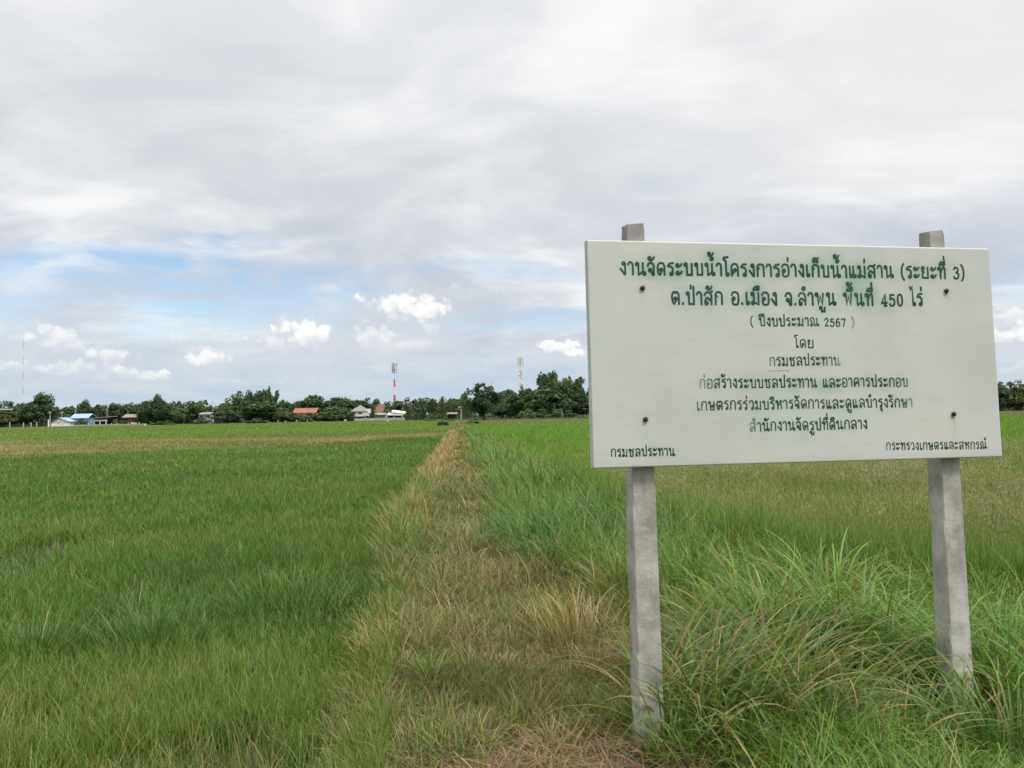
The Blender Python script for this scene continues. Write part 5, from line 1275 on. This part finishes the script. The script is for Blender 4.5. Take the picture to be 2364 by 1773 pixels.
def tussock(px, py, n, h, rad, bend, tones, w, label, z=0.0, lean=None, cat='grass clump', name='grass_tussock', straw=.08):
    """one clump of arching leaves rooted where the sight line of a reading (2212 px wide view) meets height z"""
    g = ground(px * K, py * K, z); x0, y0 = g.x, g.y
    a = rng.uniform(0, 6.283, n); q = rad * rng.random(n) ** .7
    x = q * np.cos(a); y = q * np.sin(a); zz = gz(x + x0, y + y0)
    az = a + rng.normal(0, .6, n)
    if lean is not None: az = np.where(rng.random(n) < .5, lean + rng.normal(0, .5, n), az)
    hh = h * rng.uniform(.45, 1.1, n); c = vary(mixc(np.broadcast_to(tones[0], (n, 3)), np.broadcast_to(tones[1], (n, 3)), rng.random(n)), .75, 1.3)
    c = np.where((rng.random(n) < straw)[:, None], vary(np.broadcast_to(STRAW * .9, (n, 3))), c)
    zb = float(gz(x0, y0))
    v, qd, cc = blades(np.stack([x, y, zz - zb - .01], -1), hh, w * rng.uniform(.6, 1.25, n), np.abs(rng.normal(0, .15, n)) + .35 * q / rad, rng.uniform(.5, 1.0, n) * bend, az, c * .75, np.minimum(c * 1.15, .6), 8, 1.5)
    o = link(name, np_mesh(name, v, qd, None, cc), GRASS, None, (x0, y0, zb))
    return tag(o, label, cat, 'grass clumps on the bank', 'thing')
LU = (G_LUSH, G_BRIGHT * 1.1); DK = (G_DARK, G_LUSH * .8); YL = (G_YELL, OLIVE * 1.2)
tussock(1165, 1085, 420, 1.05, .75, 1.5, DK, .016, 'big dark green tussock on the right shoulder of the bank, halfway along')
tussock(1250, 1075, 260, .95, .55, 1.4, DK, .016, 'second dark tussock touching the big one on its right')
tussock(1085, 1020, 240, .9, .7, 1.5, (G_DARK, G_LUSH), .02, 'leafy dark clump farther along the bank behind the big tussock')
tussock(1120, 1185, 170, .6, .4, 1.4, (G_DARK * 1.2, G_LUSH), .013, 'green clump just where the dry path meets the lush side')
tussock(1255, 1160, 260, .75, .55, 1.5, LU, .014, 'bright green clump on the bank left of the sign')
tussock(1010, 1190, 130, .5, .35, 1.3, YL, .010, 'yellowing clump in the middle of the dry path', straw=.3)
tussock(870, 1120, 190, .75, .45, 1.2, (STRAW * .8, OLIVE * 1.3), .010, 'pale dry clump leaning out over the left paddy', straw=.4)
tussock(930, 1475, 46, .34, .07, 1.4, (G_BRIGHT * 1.05, G_YELL * 1.3), .011, 'small light green plant alone on the trodden path', straw=0)
tussock(1240, 1395, 150, .55, .30, 1.1, (OLIVE * 1.3, STRAW), .010, 'straw-tinged clump left of the left concrete post', straw=.35)
tussock(1000, 1650, 60, .24, .22, 1.3, (G_LUSH, G_YELL), .008, 'low green tuft at the bottom edge of the path', straw=.1)
tussock(1530, 1590, 300, 1.0, .42, 1.9, (G_YELL * 1.1, G_LUSH), .0135, 'big arching clump right of the left concrete post', lean=.2, straw=.2)
tussock(1700, 1530, 280, .95, .5, 1.9, (G_YELL * 1.1, OLIVE * 1.25), .0135, 'yellow-stemmed clump midway between the two posts', straw=.25)
tussock(1830, 1440, 300, 1.0, .5, 1.9, LU, .015, 'bright arching clump left of the right concrete post', lean=3.4)
tussock(1790, 1325, 90, .98, .3, 2.4, (G_BRIGHT * 1.15, G_YELL * 1.3), .019, 'tall pale clump bowing over behind the sign, against the paddy', straw=.1)
tussock(1500, 1290, 200, .7, .5, 1.5, LU, .013, 'lush clump behind the left concrete post')
tussock(1960, 1625, 190, .45, .3, 1.5, (G_LUSH, G_YELL), .0105, 'clump in front of the foot of the right concrete post', z=.0)
tussock(2170, 1520, 240, .85, .4, 1.9, (G_LUSH, G_BRIGHT), .014, 'green clump right of the right concrete post', lean=2.8)
tussock(2190, 1640, 200, .62, .4, 1.9, (G_LUSH, G_YELL), .0125, 'low clump in the bottom right corner')
tussock(1450, 1650, 50, .36, .14, 1.5, (G_YELL, G_LUSH), .010, 'few long blades crossing the foot of the left concrete post', straw=.15)
tussock(1760, 1640, 220, .65, .45, 1.9, (OLIVE * 1.1, G_LUSH), .0125, 'tangled clump at the bottom edge between the posts', straw=.25)
tussock(1640, 1400, 150, .95, .35, 2.1, (G_YELL * 1.1, G_BRIGHT), .015, 'pale bowing clump behind the yellow-stemmed clump', straw=.1)
tussock(1960, 1420, 120, .85, .35, 2.2, (G_BRIGHT, G_YELL * 1.2), .015, 'long-leaved clump just behind the right concrete post', lean=3.3, straw=.1)
tussock(1340, 1300, 150, .62, .35, 1.5, YL, .012, 'yellow-green clump on the bank just left of the left post', straw=.25)
tussock(330, 1420, 260, .62, .5, 1.0, DK, .009, 'dark tuft of rice standing over a muddy gap in the left paddy', z=PADDY, straw=.02)
tussock(70, 1440, 230, .6, .45, 1.0, DK, .009, 'bluish green tuft at the left edge of the paddy', z=PADDY, straw=.02)
tussock(620, 1330, 240, .58, .6, 1.0, (G_DARK, G_PADDY * 1.1), .010, 'darker tuft of rice in the middle of the left paddy', z=PADDY, straw=.02)

def flowers():
    P = []
    for px, py in ((1195, 1035), (1210, 1040), (1150, 1020), (1320, 1160), (1345, 1165), (1332, 1158), (1050, 1090), (1270, 1100), (1075, 1055), (1300, 1100)):
        for i in range(3):
            g = ground(px * K, py * K, .45); P.append((g.x + rng.normal(0, .12), g.y + rng.normal(0, .3), .42 + rng.uniform(0, .1)))
    P = np.array(P); v, q, c = leaf_quads(P, .009, np.broadcast_to(np.array((.62, .60, .5)), (len(P), 3)), 0, .9)
    st = blades(np.stack([P[:, 0], P[:, 1], gz(P[:, 0], P[:, 1])], -1), P[:, 2] - gz(P[:, 0], P[:, 1]), np.full(len(P), .004), np.zeros(len(P)), np.zeros(len(P)), np.zeros(len(P)), np.broadcast_to(G_LUSH, P.shape), np.broadcast_to(G_LUSH, P.shape), 2)
    pack('wild_flowers', [st, (v, q, c)])
flowers()
